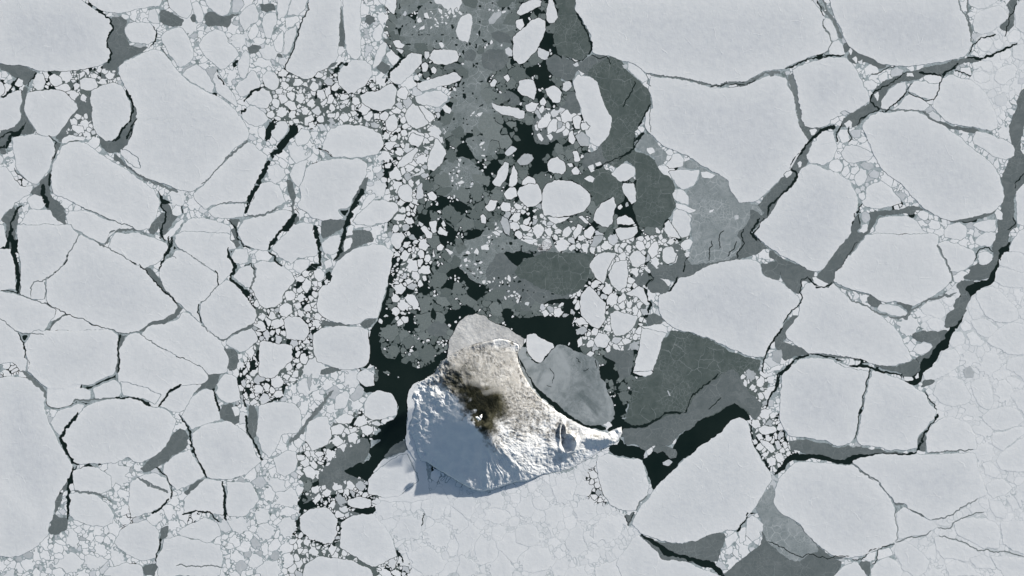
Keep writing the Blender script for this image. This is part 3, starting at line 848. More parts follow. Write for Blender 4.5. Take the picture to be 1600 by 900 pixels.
F 1160 560 1250 540 1360 540 1430 570 1450 620 1450 720 1350 730 1270 680 1180 640
F 1450 560 1640 550 1640 770 1540 740 1470 700
F 1260 790 1350 760 1420 810 1430 860 1300 850
F 1110 830 1170 800 1260 830 1340 900 1140 900
F 1390 770 1640 790 1640 920 1480 900 1430 840
F 1370 420 1460 430 1500 500 1480 540 1430 530 1380 460
F 1540 560 1540 560
c 7 1060 600 1140 605 1160 570 1260 520 1360 500
c 8 1070 645 1180 670 1260 710 1330 740 1500 750 1600 775
c 8 800 690 870 665 930 665 1020 620
k 7 790 700 740 720 690 730 680 800 650 830
k 8 520 800 580 800 620 770 640 740 690 730
k 6 380 790 430 770 510 780
G 400 780 440 765 510 780 440 795
M -20 480 40 480 130 550 190 570 250 630 330 730 370 760 470 820 420 860 380 930 100 1000 -60 1000 -60 800
G 0 680 80 740 200 780 300 790 400 800 470 820 400 930 -400 1000 -200 820 -40 700
k 7 0 680 60 710 150 760 220 780 260 760 320 780 380 790
c 6 230 665 310 710
@ 900 580 .3125
F 280 760 310 700 390 590 480 500 560 430 640 360 720 310 780 240 820 232 860 250 875 320 890 380 930 450 970 500 975 550 940 600 900 680 850 740 820 790 750 800 660 820 600 850 520 860 440 850 380 830 320 815
W 160 390 210 360 230 290 190 230 250 250 310 280 400 240 460 200 540 200 520 210 450 215 400 250 330 290 250 290 215 320 240 370 300 380 350 400 330 440 390 400 440 370 480 400 500 340 560 290 640 240 700 210 780 160 830 180 880 240 850 250 790 240 720 310 640 370 540 440 480 500 440 550 390 590 370 540 350 490 320 440 250 430 190 420
G 230 290 300 290 350 280 400 250 460 220 540 210 560 190 600 120 660 60 780 -20 840 60 880 130 930 160 920 220 890 240 840 180 790 160 700 200 640 240 560 290 490 340 470 370 400 370 350 400 320 390 300 370 240 370
G 380 400 400 370 450 370 510 400 500 440 470 440 440 400 400 410
k 8 160 -10 190 60 200 130
k 8 710 10 640 70 580 120 560 190 540 205
k 6 720 130 690 170 660 185
F 370 380 395 335 407 340 400 370 385 390
F 435 460 465 445 482 455 465 475 440 475
F 460 95 480 90 505 110 500 128 480 122
F 540 85 560 82 575 100 560 115 545 105
F 575 75 590 68 607 85 590 98
F 285 0 380 -5 385 15 340 25 300 20
F 515 185 530 180 532 200 520 202
F 100 430 160 410 210 430 270 440 320 440 340 480 360 540 365 580 350 620 300 700 250 695 180 670 140 620 120 560 110 500
c 7 350 620 300 700
M 240 720 295 705 280 750 265 770
k 5 245 720 265 765 290 710
K 110 430 100 500 120 540 135 600 150 650 90 660 60 660 40 630 60 570 80 480
G 310 815 360 830 420 855 500 862 560 860 640 825 680 805 740 810 745 830 730 880 700 960 420 960 380 880
F 280 840 310 820 400 900 420 940 560 960 800 1060 240 1060 200 960
W 310 812 400 880 440 920 520 940 600 960 700 1000 740 1060 780 1060 700 960 600 930 500 920 440 880 380 840
F 855 740 890 720 940 760 930 820 880 850 850 820
F 810 790 850 780 850 850 820 860
F 740 840 800 800 810 840 750 890
F 915 850 945 840 930 880 915 880
F 920 800 960 800 965 835 930 840
k 10 800 800 850 740 860 710 900 710
R 880 240 1000 200 1040 280 1060 340 1110 400 1010 470 980 520 930 440 890 370 880 300
F 910 290 940 270 1000 280 1005 300 950 320 925 315
F 920 340 960 350 1000 390 980 410 930 370
F 990 350 1010 345 1030 380 1010 390
F 1030 355 1050 350 1060 380 1045 390
k 14 1030 0 1000 80 950 170 920 230
k 12 870 260 890 370 940 450 970 500
k 10 880 240 880 270
M 920 640 980 560 1000 600 990 680 1080 740 1140 790 1220 890 1100 960 980 880 940 830 930 740 900 690
R 640 0 640 0
@ 600 675 .4
S -20 230 60 250 110 215 160 200 260 200 400 230 420 232 560 190 700 160 880 60 850 100 840 200 870 280 930 300 960 360 1000 370 1080 480 1300 600 1300 700 -100 700 100 560 60 440 -60 350 -60 300
K 830 105 840 200 850 250 880 270 850 290 800 270 780 250 790 200 815 130
k 5 152 310 146 370
k 6 40 360 20 385
k 12 50 460 70 500 70 540
F -20 140 60 90 90 80 110 130 130 160 140 190 100 215 60 250 0 255 -60 240 -60 180
@ 0 0 1
S 1440 470 1520 440 1600 380 1660 380 1660 960 1300 960 1400 880 1390 810 1420 800 1440 790 1540 770 1520 720 1490 670 1460 640 1440 590
S 1520 0 1600 0 1640 150 1590 140 1550 210 1480 180 1440 150 1530 120
S 1200 200 1200 200
C 585 330 625 300 640 240 670 180 720 150 640 110 600 60 600 -20 870 -20 880 60 870 130 900 120 900 200 940 260 1000 280 1000 320 1060 350 1050 420 1000 440 1010 560 990 620 960 680 820 560 820 540 720 520 690 600 640 620 590 660 560 740 480 800 460 780 520 690 580 640 585 560 610 440 630 380
R 480 100 560 120 640 140 680 180 700 230 650 300 640 380 600 330 600 230 540 190 480 200 420 190 400 120
R 612 385 668 372 674 420 652 450 640 500 618 500 618 440
R 790 310 850 320 870 350 1000 380 1060 340 1080 360 1070 400 1010 430 960 430 920 390 830 380 790 350
R 890 460 960 430 1010 440 1010 540 960 550 900 540
R 842 480 880 477 902 490 872 497 838 492
R 820 165 940 190 900 220 870 200
R 460 700 560 640 600 660 520 720 470 760
R 460 800 540 790 640 880 660 960 440 960
R 480 760 600 740 590 800 480 800
R 380 440 520 420 500 560 420 640 360 620 400 520
R 80 100 200 110 150 160 40 150
R 110 180 160 180 150 220 100 210
@ 560 400 .3125
k 4 960 560 975 600 970 640
k 4 1085 500 1110 530
k 3 940 640 970 655
k 5 1180 520 1195 560
k 4 1120 570 1150 560
@ 0 0 1
k 1.1 733 499 736 512 739 525 741 540
'''
POLY = []
for line in TRACE.strip().splitlines():
    t = line.split()
    if t[0] == '@': ox, oy, sc_ = map(float, t[1:4]); continue
    v = [float(a) for a in t[1:]]
    w = 0
    if t[0] in 'ck': w = v[0] * sc_; v = v[1:]
    if t[0] == 'c': w = max(w, 1.0)
    p = np.array(v).reshape(-1, 2) * sc_ + (ox, oy)
    if len(p) > (1 if t[0] in 'ck' else 2): POLY.append((t[0], w, p))

# ------------------------------------------------------------------ raster of who owns which spot
MARG, RS = 96, 1.5
W, H = int((1600 + 2 * MARG) * RS), int((900 + 2 * MARG) * RS)
def field(step, seed, amp=1.0):
    r = np.random.default_rng(seed)
    st = step * RS
    gw, gh = int(W / st) + 3, int(H / st) + 3
    g = r.random((gh, gw))
    fx = np.arange(W) / st; fy = np.arange(H) / st
    ix = fx.astype(int); iy = fy.astype(int); tx = fx - ix; ty = fy - iy
    tx = tx * tx * (3 - 2 * tx); ty = ty * ty * (3 - 2 * ty)
    a = g[iy][:, ix] * (1 - tx) + g[iy][:, ix + 1] * tx
    b = g[iy + 1][:, ix] * (1 - tx) + g[iy + 1][:, ix + 1] * tx
    return ((a * (1 - ty)[:, None] + b * ty[:, None]) - .5).astype(np.float32) * 2 * amp
NX = field(14, 1, 1.5) + field(6, 2, 1.0) + field(2.6, 3, 1.1)
NY = field(14, 4, 1.5) + field(6, 5, 1.0) + field(2.6, 6, 1.1)
def ridx(p):
    i = np.clip(((p[:, 0] + MARG) * RS).astype(int), 0, W - 1)
    j = np.clip(((p[:, 1] + MARG) * RS).astype(int), 0, H - 1)
    return j, i
def chaikin(p, closed=True, q=.16):
    n = np.roll(p, -1, 0) if closed else p[1:]
    a = p if closed else p[:-1]
    o = np.empty((len(a) * 2, 2)); o[0::2] = a + (n - a) * q; o[1::2] = a + (n - a) * (1 - q)
    if not closed: o = np.vstack([p[:1], o, p[-1:]])
    return o
def refine(p, closed=True, step=2.0):
    out = []
    m = len(p) if closed else len(p) - 1
    for i in range(m):
        a, b = p[i], p[(i + 1) % len(p)]
        k = max(1, int(np.hypot(*(b - a)) / step))
        out.append(a + (b - a) * (np.arange(k) / k)[:, None])
    if not closed: out.append(p[-1:])
    return np.vstack(out)
def warp(p, k=1.0):
    j, i = ridx(p)
    return p + np.stack([NX[j, i], NY[j, i]], 1) * k
def fill(p):
    """even-odd fill of a polygon: (slice y, slice x, mask)"""
    q = (p + MARG) * RS - .5
    x0 = max(0, int(q[:, 0].min())); x1 = min(W, int(q[:, 0].max()) + 2)
    y0 = max(0, int(q[:, 1].min())); y1 = min(H, int(q[:, 1].max()) + 2)
    if x1 <= x0 or y1 <= y0: return None
    cross = np.zeros((y1 - y0, x1 - x0 + 1), np.int32)
    a = q; b = np.roll(q, -1, 0)
    for k in range(len(a)):
        ax, ay = a[k]; bx, by = b[k]
        if ay == by: continue
        if ay > by: ax, ay, bx, by = bx, by, ax, ay
        s = max(int(math.ceil(ay)), y0); e = min(int(math.ceil(by)), y1)
        if e <= s: continue
        ys = np.arange(s, e)
        xs = ax + (ys - ay) * (bx - ax) / (by - ay)
        xi = np.clip(np.ceil(xs).astype(int) - x0, 0, x1 - x0)
        np.add.at(cross, (ys - y0, xi), 1)
    m = (np.cumsum(cross, 1)[:, :-1] & 1).astype(bool)
    return slice(y0, y1), slice(x0, x1), m
def strip(p, w):
    """polyline to a list of small quads with a wandering width"""
    p = refine(p, False, 2.5)
    rg = np.random.default_rng(int(p[0, 0] * 7 + p[0, 1] * 13) % 99991)
    p = p + (rg.random(p.shape) - .5) * min(1.6, .35 * w + .3)
    d = np.gradient(p, axis=0); d /= np.maximum(np.hypot(d[:, 0], d[:, 1]), 1e-6)[:, None]
    n = np.stack([-d[:, 1], d[:, 0]], 1)
    j, i = ridx(p)
    t = np.linspace(0, 1, len(p)); tap = np.clip(np.minimum(t, 1 - t) * 9 + .45, 0, 1)
    jj = .7 + .6 * rg.random(len(p))
    h1 = (w / 2 * tap * jj * np.clip(1 + 1.1 * NX[j, i] / 2.2, .35, 1.7))
    h2 = (w / 2 * tap * jj[::-1] * np.clip(1 + 1.1 * NY[j, i] / 2.2, .35, 1.7))
    if w < 2: h1 = h2 = w / 2 * np.maximum(tap, .7)
    return np.vstack([p + n * h1[:, None], (p - n * h2[:, None])[::-1]])

CLS = np.zeros((H, W), np.uint8)        # 0 nothing, 1 open water, 2 dark young ice, 3 pale young ice, 4 frozen crack
SHEET = np.zeros((H, W), np.int32)      # which young ice sheet
FLOE = np.zeros((H, W), np.int32)       # which floe
ZONE = np.zeros((H, W), np.uint8)       # 0 pack 1 S 2 C 3 R 4 K
nsheet = 0; nfloe = 0
for kind, w, p in POLY:
    if kind in 'SCRK':
        f = fill(warp(refine(chaikin(p)), 2.5))
        if f: ZONE[f[0], f[1]][f[2]] = 'SCRK'.index(kind) + 1
ZR = ZONE == 3
for kind, w, p in POLY:
    if kind in 'GMW':
        f = fill(warp(refine(chaikin(p)), 1.15))
        if not f: continue
        CLS[f[0], f[1]][f[2]] = {'W': 1, 'G': 2, 'M': 3}[kind]
        if kind != 'W': nsheet += 1
        SHEET[f[0], f[1]][f[2]] = 0 if kind == 'W' else nsheet
for kind, w, p in POLY:
    if kind == 'F':
        f = fill(warp(refine(chaikin(p, True, .1) if len(p) > 12 else chaikin(p, True, .06)), .85))
        if not f: continue
        nfloe += 1
        FLOE[f[0], f[1]][f[2]] = nfloe
for kind, w, p in POLY:
    if kind in 'ck':
        q = warp(refine(p, False, 1.5), 1.15)
        f = fill(strip(q, w * (.8 if kind == 'k' else .9)))
        if not f: continue
        m = f[2]
        FLOE[f[0], f[1]][m] = 0
        if kind == 'k': CLS[f[0], f[1]][m] = 1; SHEET[f[0], f[1]][m] = 0
        else:
            mm = m & (CLS[f[0], f[1]] == 0)
            CLS[f[0], f[1]][mm] = 4

# island and shore, so that no floe lies under them
COAST = np.array([(700,557),(692,563),(685,573),(680,583),(667,590),(653,598),(647,608),(644,622),(650,632),(646,648),(640,664),(641,679),
 (647,690),(653,710),(657,720),(668,722),(680,731),(700,743),(720,755),(738,765),(752,768),(771,765),(791,758),(808,753),(824,752),(849,742),
 (878,736),(898,728),(922,715),(942,702),(956,696),(965,688),(972,678),(971,667),(962,670),(948,676),(924,670),(907,664),(889,654),(873,644),(858,633),(842,619),(829,603),
 (818,585),(811,569),(808,556),(812,545),(811,538),(795,531),(780,528),(765,532),(745,537),(725,543),(712,550)], float)
SHELF = np.array([(697,560),(700,548),(701,532),(709,519),(714,508),(720,500),(729,493),(745,491),(760,494),(764,500),(778,507),(795,514),(806,522),(818,528),
 (818,535),(812,548),(780,560),(740,570),(712,572)], float)
WSHELF = np.array([(668,592),(655,596),(647,600),(639,612),(636,630),(637,655),(635,668),(634,690),(637,700),(644,712),(652,722),(662,722),(660,690),(655,640),(656,610)], float)
LAND = np.zeros((H, W), bool)
f = fill(warp(refine(COAST), .5)); LAND[f[0], f[1]] |= f[2]
ICEFOOT = np.zeros((H, W), np.uint8)
for k, P in enumerate((SHELF, WSHELF)):
    f = fill(warp(refine(chaikin(P)), .7)); ICEFOOT[f[0], f[1]][f[2]] = k + 1
FLOE[(ICEFOOT > 0) | LAND] = 0

def eq_nb(A, dy, dx):
    B = np.zeros_like(A)
    ys = slice(max(dy, 0), H + min(dy, 0)); yt = slice(max(-dy, 0), H + min(-dy, 0))
    xs = slice(max(dx, 0), W + min(dx, 0)); xt = slice(max(-dx, 0), W + min(-dx, 0))
    B[ys, xs] = A[yt, xt]
    return B
def separate(A):
    """one cell of gap wherever two ids touch"""
    C = A.copy()
    for dy, dx in ((0, 1), (1, 0), (1, 1), (1, -1)):
        B = eq_nb(A, dy, dx)
        C[(A != B) & (A > 0) & (B > 0)] = 0
    return C
def dilate(m, n):
    for k in range(n):
        o = m.copy(); o[1:] |= m[:-1]; o[:-1] |= m[1:]; o[:, 1:] |= m[:, :-1]; o[:, :-1] |= m[:, 1:]; m = o
    return m
FLOE = separate(FLOE)
n_hand = nfloe

# ------------------------------------------------------------------ broken ice between the traced floes
solid = (FLOE > 0) | LAND | (ICEFOOT > 0)
near = dilate(solid, 1)
bare = (CLS == 0)
free = np.zeros((H, W), np.uint8)        # what may grow here: 1 pack pieces, 2 consolidated cells, 3 pancakes, 4 rubble, 5 rubble in the open
free[bare & (ZONE == 0)] = 1
free[bare & (ZONE == 1)] = 2
free[bare & (ZONE == 2)] = 3
free[(CLS == 3) & (ZONE == 2)] = 7
BAY = np.zeros((H, W), bool)
BAY[int((505 + MARG) * RS):, int((810 + MARG) * RS):] = True
free[BAY & (CLS == 3)] = 0
free[(CLS != 4) & (ZONE == 3)] = 4
free[bare & (ZONE == 4)] = 6
free[(CLS == 1) & (ZONE == 2)] = 5
free[int((470 + MARG) * RS):][free[int((470 + MARG) * RS):] == 5] = 0
free[near] = 0
occ = (free == 0)
best = np.full((H, W), 9., np.float32); second = np.full((H, W), 9., np.float32)
own = np.zeros((H, W), np.int32)
rad_of = [0.]; kind_of = [0]
rowx = np.arange(W, dtype=np.float32); rowy = np.arange(H, dtype=np.float32)[:, None]
def grow(cx, cy, r, kind, reach, lopsided=.35):
    """one convex-ish piece: pixels inside a random polygon norm; keeps best and second best"""
    R = int(r * reach * 1.35) + 2
    x0, x1, y0, y1 = max(0, int(cx) - R), min(W, int(cx) + R + 1), max(0, int(cy) - R), min(H, int(cy) + R + 1)
    dx = rowx[x0:x1] - cx; dy = rowy[y0:y1] - cy
    a0 = rng.random() * 6.283; n = rng.integers(4, 7)
    ang = rng.random() * 3.1416; ca, sa = math.cos(ang), math.sin(ang); st = 1 + lopsided * rng.random()
    u = (dx * ca + dy * sa) / st; v = (-dx * sa + dy * ca) * math.sqrt(st)
    s = np.sqrt(u * u + v * v) * .62
    for k in range(n):
        a = a0 + (k + .8 * (rng.random() - .5)) * 6.283 / n
        h = .74 + .42 * rng.random()
        np.maximum(s, (u * math.cos(a) + v * math.sin(a)) / h, out=s)
    s /= r
    B = best[y0:y1, x0:x1]; S = second[y0:y1, x0:x1]; O = own[y0:y1, x0:x1]
    lt = s < B
    S[:] = np.where(lt, B, np.minimum(S, s))
    B[lt] = s[lt]
    rad_of.append(r); kind_of.append(kind); O[lt] = len(rad_of) - 1
def scatter(zone, radii, kind, reach, lop=.35, pack=.8, keep=1.0, density=None):
    ys, xs = np.nonzero(free == zone)
    if not len(ys): return
    for r_px, tries in radii:
        idx = rng.integers(0, len(ys), tries)
        for k in idx:
            y, x = ys[k], xs[k]
            if occ[y, x]: continue
            if density is not None and rng.random() > density[y, x]: continue
            r = r_px * RS * (.8 + .45 * rng.random())
            rr = r * pack; e = int(rr)
            if e:
                bad = False
                for dy, dx in ((e, 0), (-e, 0), (0, e), (0, -e)):
                    yy, xx = y + dy, x + dx
                    if 0 <= yy < H and 0 <= xx < W and occ[yy, xx]: bad = True; break
                if bad: continue
            x0, x1, y0, y1 = max(0, x - e - 1), min(W, x + e + 2), max(0, y - e - 1), min(H, y + e + 2)
            if keep >= 1 or rng.random() < keep: grow(float(x), float(y), r, kind, reach, lop)
            occ[y0:y1, x0:x1] |= ((rowx[x0:x1] - x) ** 2 + (rowy[y0:y1] - y) ** 2) < (rr + .5) ** 2
N1 = field(40, 31) * .5 + .5; N2 = field(22, 32) * .5 + .5; N3 = field(9, 33) * .5 + .5
scatter(1, [(20, 260), (14, 700), (10, 1700), (7, 3000), (4.8, 6000), (3.3, 12000), (2.3, 12000), (1.7, 9000)], 1, 2.0, .7, .62)
scatter(2, [(30, 160), (20, 500), (13, 900), (8, 2200), (5, 4500), (3, 7000)], 2, 2.2, .8, .6)
dn = np.clip((N1 * .6 + N2 * .6 - .32) * 1.6, .02, 1) * .5
scatter(4, [(11, 260), (8, 900), (5.5, 2200), (3.8, 5000), (2.6, 9000), (1.7, 16000)], 1, 1.55, .8, .66, 1.0, np.clip(N2 * 1.1 + .25, 0, 1))
scatter(3, [(2.4, 900), (1.6, 2600)], 1, 1.2, .4, 1.0, 1.0, np.clip(N3 * 3 - 1.55, 0, 1))
scatter(3, [(15, 260), (11, 900), (8, 2600), (5.5, 7000), (3.8, 14000), (2.6, 16000)], 3, 1.35, .35, .72)
scatter(7, [(5, 60), (2.8, 300), (1.7, 1200), (1.1, 1800)], 1, 1.1, .9, 1.1, 1.0, np.clip(field(30, 49) * 1.4 - .25, 0, 1) * .6)
scatter(5, [(4, 60), (2.6, 700), (1.8, 2600), (1.2, 2500)], 1, 1.1, .9, 1.1, 1.0, np.clip(field(26, 47) * 1.3 - .05, 0, 1) * .5)
scatter(5, [(6, 160), (4, 700), (2.8, 2000)], 3, 1.0, .5, 1.35, 1.0, np.clip(field(20, 48) * 1.5 - .1, 0, 1) * .6)
scatter(6, [(7, 400), (4.5, 900), (3, 1600)], 1, 1.3)
rad_of = np.array(rad_of, np.float32); kind_of = np.array(kind_of)
gapn = field(7, 41) * .5 + .5
kown = kind_of[own]; rown = rad_of[own]
gw = np.where(kown == 1, .22 + (2.6 + 2.2 * (ZONE == 3)) * gapn ** 3, np.where(kown == 2, .12 + .9 * gapn ** 3, .15 + 3.2 * gapn ** 3)) * RS
lim = np.where(kown == 2, 1.6, np.where(kown == 3, 1.12, 1.16)) - .25 * gapn * (kown == 1)
lim = np.where((kown == 1) & (ZONE == 0), 1.75, lim)
lim = np.where(kown == 2, 2.2, lim)
ok = (own > 0) & (best < lim) & ((second - best) * rown > gw) & (free > 0)
# pack: a share of the small pieces is missing, so grey brash shows
miss = rng.random(len(rad_of)) < np.where(rad_of < 3.2 * RS, .22, 0.)
ok &= ~(miss[own] & (ZONE == 0))
miss4 = rng.random(len(rad_of)) < .2
miss4 &= rad_of < 5 * RS
thin5 = rng.random(len(rad_of)) < .38
ok &= ~(thin5[own] & (ZONE == 3) & (ZR) & ((CLS == 2) | (CLS == 3)) & (rown < 6 * RS))
ok &= ~(miss4[own] & (ZONE == 3))
seedy = np.zeros(len(rad_of), np.float32); fl = own.ravel(); pool = (field(30, 42) * .6 + field(12, 43) * .6).ravel()
cnt_ = np.bincount(fl, minlength=len(rad_of)); seedy = np.bincount(fl, pool, minlength=len(rad_of)) / np.maximum(cnt_, 1)
miss3 = (rng.random(len(rad_of)) < np.clip((seedy - .06) * 3, .06, .9)) & (kind_of == 3)
ok &= ~miss3[own]
SLUSH = (own > 0) & ~miss3[own] & (kown == 3) & (best < 1.35) & (free == 3)
SLUSH &= (field(11, 61) + .7 * field(5, 62) + .5 * field(2.5, 63)) > -.30
SLUSH |= (ZONE == 3) & (CLS == 0) & ((field(34, 44) + .7 * field(12, 45) + .4 * field(5, 46)) > -.45)
SLUSH = SLUSH & (CLS != 1) & ~LAND
PIECE = np.where(ok, own + n_hand, 0).astype(np.int32)
PIECE[solid] = 0
ALL = np.where(FLOE > 0, FLOE, PIECE)
ALL = separate(ALL)

# ------------------------------------------------------------------ contours of an id raster
def contours(A, smooth=2):
    """closed outlines for every id > 0: list of (id, pts in photo px, signed area)"""
    h, w = A.shape
    P = np.zeros((h + 2, w + 2), np.int32); P[1:-1, 1:-1] = A
    E = []
    w2 = w + 3
    # corner (y, x) is the upper left corner of P cell (y, x); walk with the cell on one side
    d = P[1:, :] != P[:-1, :]
    y, x = np.nonzero(d & (P[1:, :] > 0)); E.append((P[1:, :][y, x], (y + 1), x, (y + 1), x + 1, 0))          # top edge, heading +x
    y, x = np.nonzero(d & (P[:-1, :] > 0)); E.append((P[:-1, :][y, x], (y + 1), x + 1, (y + 1), x, 2))         # bottom edge, heading -x
    d = P[:, 1:] != P[:, :-1]
    y, x = np.nonzero(d & (P[:, :-1] > 0)); E.append((P[:, :-1][y, x], y, x + 1, y + 1, x + 1, 1))              # right edge, heading +y
    y, x = np.nonzero(d & (P[:, 1:] > 0)); E.append((P[:, 1:][y, x], y + 1, x + 1, y, x + 1, 3))                # left edge, heading -y
    ids = np.concatenate([e[0] for e in E]).astype(np.int64)
    sy = np.concatenate([e[1] for e in E]); sx = np.concatenate([e[2] for e in E])
    ey = np.concatenate([e[3] for e in E]); ex = np.concatenate([e[4] for e in E])
    dr = np.concatenate([np.full(len(e[0]), e[5]) for e in E])
    NC = (h + 3) * w2
    ks = ids * NC + sy * w2 + sx; ke = ids * NC + ey * w2 + ex
    o = np.argsort(ks, kind='stable'); ks = ks[o]; ke = ke[o]; ids = ids[o]; sy = sy[o]; sx = sx[o]; ey = ey[o]; ex = ex[o]; dr = dr[o]
    nx = np.searchsorted(ks, ke)
    nx = np.minimum(nx, len(ks) - 1)
    n2 = np.minimum(nx + 1, len(ks) - 1)
    two = ks[n2] == ke
    two &= n2 != nx
    right = (dr[n2] == (dr + 1) % 4)
    nx = np.where(two & right, n2, nx)
    nxl = nx.tolist(); seen = bytearray(len(nxl)); out = []
    mx = ((sx + ex) / 2 - 1) / RS - MARG; my = ((sy + ey) / 2 - 1) / RS - MARG
    for s in range(len(nxl)):
        if seen[s]: continue
        loop = []; c = s
        while not seen[c]:
            seen[c] = 1; loop.append(c); c = nxl[c]
        if len(loop) < 6: continue
        p = np.stack([mx[loop], my[loop]], 1)
        for _ in range(smooth if len(loop) > 60 else 1):
            p = .25 * np.roll(p, 1, 0) + .5 * p + .25 * np.roll(p, -1, 0)
        if len(p) > 50: p = p[::2]
        q = np.roll(p, -1, 0)
        out.append((int(ids[s]), p, float((p[:, 0] * q[:, 1] - q[:, 0] * p[:, 1]).sum() / 2)))
    return out

# ------------------------------------------------------------------ materials
def mat(name): 
    m = bpy.data.materials.new(name); m.use_nodes = True
    nt = m.node_tree; return m, nt, nt.nodes['Principled BSDF']
def N(nt, t, **k):
    n = nt.nodes.new(t)
    for a, b in k.items(): setattr(n, a, b)
    return n
def noise(nt, size, detail=4, rough=.55, vec=None, dist=0.):
    """noise whose features are about size metres across"""
    n = N(nt, 'ShaderNodeTexNoise'); n.inputs['Scale'].default_value = 1.0 / size
    n.inputs['Detail'].default_value = detail; n.inputs['Roughness'].default_value = rough; n.inputs['Distortion'].default_value = dist
    if vec is None: vec = N(nt, 'ShaderNodeNewGeometry').outputs['Position']
    nt.links.new(vec, n.inputs['Vector']); return n.outputs['Fac']
def ramp(nt, fac, stops):
    r = N(nt, 'ShaderNodeValToRGB'); e = r.color_ramp.elements
    while len(e) < len(stops): e.new(.5)
    for k, (p, c) in enumerate(stops):
        e[k].position = p; e[k].color = (c, c, c, 1) if not isinstance(c, tuple) else (*c, 1)
    nt.links.new(fac, r.inputs[0]); return r.outputs[0]
def math_(nt, op, a, b=None, clamp=False):
    m = N(nt, 'ShaderNodeMath', operation=op, use_clamp=clamp)
    for i, v in enumerate((a, b)):
        if v is None: continue
        if isinstance(v, (int, float)): m.inputs[i].default_value = v
        else: nt.links.new(v, m.inputs[i])
    return m.outputs[0]
def mixc(nt, fac, a, b, mode='MIX'):
    m = N(nt, 'ShaderNodeMix', data_type='RGBA', blend_type=mode)
    for i, v in ((0, fac), (6, a), (7, b)):
        if isinstance(v, (int, float)): m.inputs[i].default_value = v
        elif isinstance(v, tuple): m.inputs[i].default_value = (*v, 1)
        else: nt.links.new(v, m.inputs[i])
    return m.outputs[2]
def veins(nt, size, width, seed=0., warpm=60.):
    """thin lines round Voronoi cells of the given size, 1 on the line"""
    g = N(nt, 'ShaderNodeNewGeometry').outputs['Position']
    nn = N(nt, 'ShaderNodeTexNoise'); nn.inputs['Scale'].default_value = 1. / (size * .8); nn.inputs['Detail'].default_value = 3
    nt.links.new(g, nn.inputs['Vector'])
    vm = N(nt, 'ShaderNodeVectorMath', operation='MULTIPLY_ADD')
    nt.links.new(nn.outputs['Color'], vm.inputs[0]); vm.inputs[1].default_value = (warpm,) * 3
    nt.links.new(g, vm.inputs[2])
    va = N(nt, 'ShaderNodeVectorMath', operation='ADD'); nt.links.new(vm.outputs[0], va.inputs[0]); va.inputs[1].default_value = (seed, seed * 1.7, 0)
    v = N(nt, 'ShaderNodeTexVoronoi', feature='DISTANCE_TO_EDGE', voronoi_dimensions='2D'); v.inputs['Scale'].default_value = 1. / size
    nt.links.new(va.outputs[0], v.inputs['Vector'])
    return ramp(nt, v.outputs['Distance'], [(0, 1.), (width / size, 0.)])
def bump(nt, b, h, dist, strength=1.):
    n = N(nt, 'ShaderNodeBump'); n.inputs['Distance'].default_value = dist; n.inputs['Strength'].default_value = strength
    nt.links.new(h, n.inputs['Height']); nt.links.new(n.outputs[0], b.inputs['Normal'])

def floe_material():
    m, nt, b = mat('floe_snow')
    at = N(nt, 'ShaderNodeAttribute', attribute_name='tone').outputs['Fac']
    rag = math_(nt, 'ADD', at, math_(nt, 'MULTIPLY', math_(nt, 'SUBTRACT', noise(nt, 150, 5, .65), .5), .9))
    base = ramp(nt, math_(nt, 'MULTIPLY_ADD', rag, .5), [(0., (.36, .39, .40)), (.42, (.64, .66, .685)), (.5, (.690, .708, .722)), (.8, (.79, .80, .805)), (1., (.84, .845, .85))])
    base.node.inputs[0].links[0].from_node.inputs[2].default_value = .5
    big = noise(nt, 700, 4, .6, None, .8); fine = noise(nt, 38, 4, .7); mid = noise(nt, 130, 5, .65, None, 1.)
    base = mixc(nt, ramp(nt, big, [(.35, 0.), (.68, .24)]), base, (.63, .65, .668))
    base = mixc(nt, ramp(nt, mid, [(.45, 0.), (.72, .2)]), base, (.60, .62, .635))
    base = mixc(nt, ramp(nt, fine, [(.35, 0.), (.75, .2)]), base, (.60, .612, .635))
    v = veins(nt, 1300, 9, 300, 700)
    vv = math_(nt, 'MULTIPLY', v, ramp(nt, noise(nt, 420, 3, .5), [(.52, 0.), (.62, .4)]))
    base = mixc(nt, vv, base, (.45, .50, .52))
    v3 = veins(nt, 420, 8, 1300, 300)
    v3 = math_(nt, 'MULTIPLY', v3, ramp(nt, noise(nt, 360, 3, .5), [(.52, 0.), (.62, 1.)]))
    base = mixc(nt, math_(nt, 'MULTIPLY', v3, .3), base, (.88, .88, .87))
    nt.links.new(base, b.inputs['Base Color']); b.inputs['Roughness'].default_value = .8
    b.inputs['Specular IOR Level'].default_value = .2
    hh = math_(nt, 'ADD', noise(nt, 70, 5, .65), math_(nt, 'MULTIPLY', noise(nt, 260, 3), 1.6))
    hh = math_(nt, 'ADD', hh, math_(nt, 'MULTIPLY', v3, .8))
    bump(nt, b, hh, 2.2)
    return m
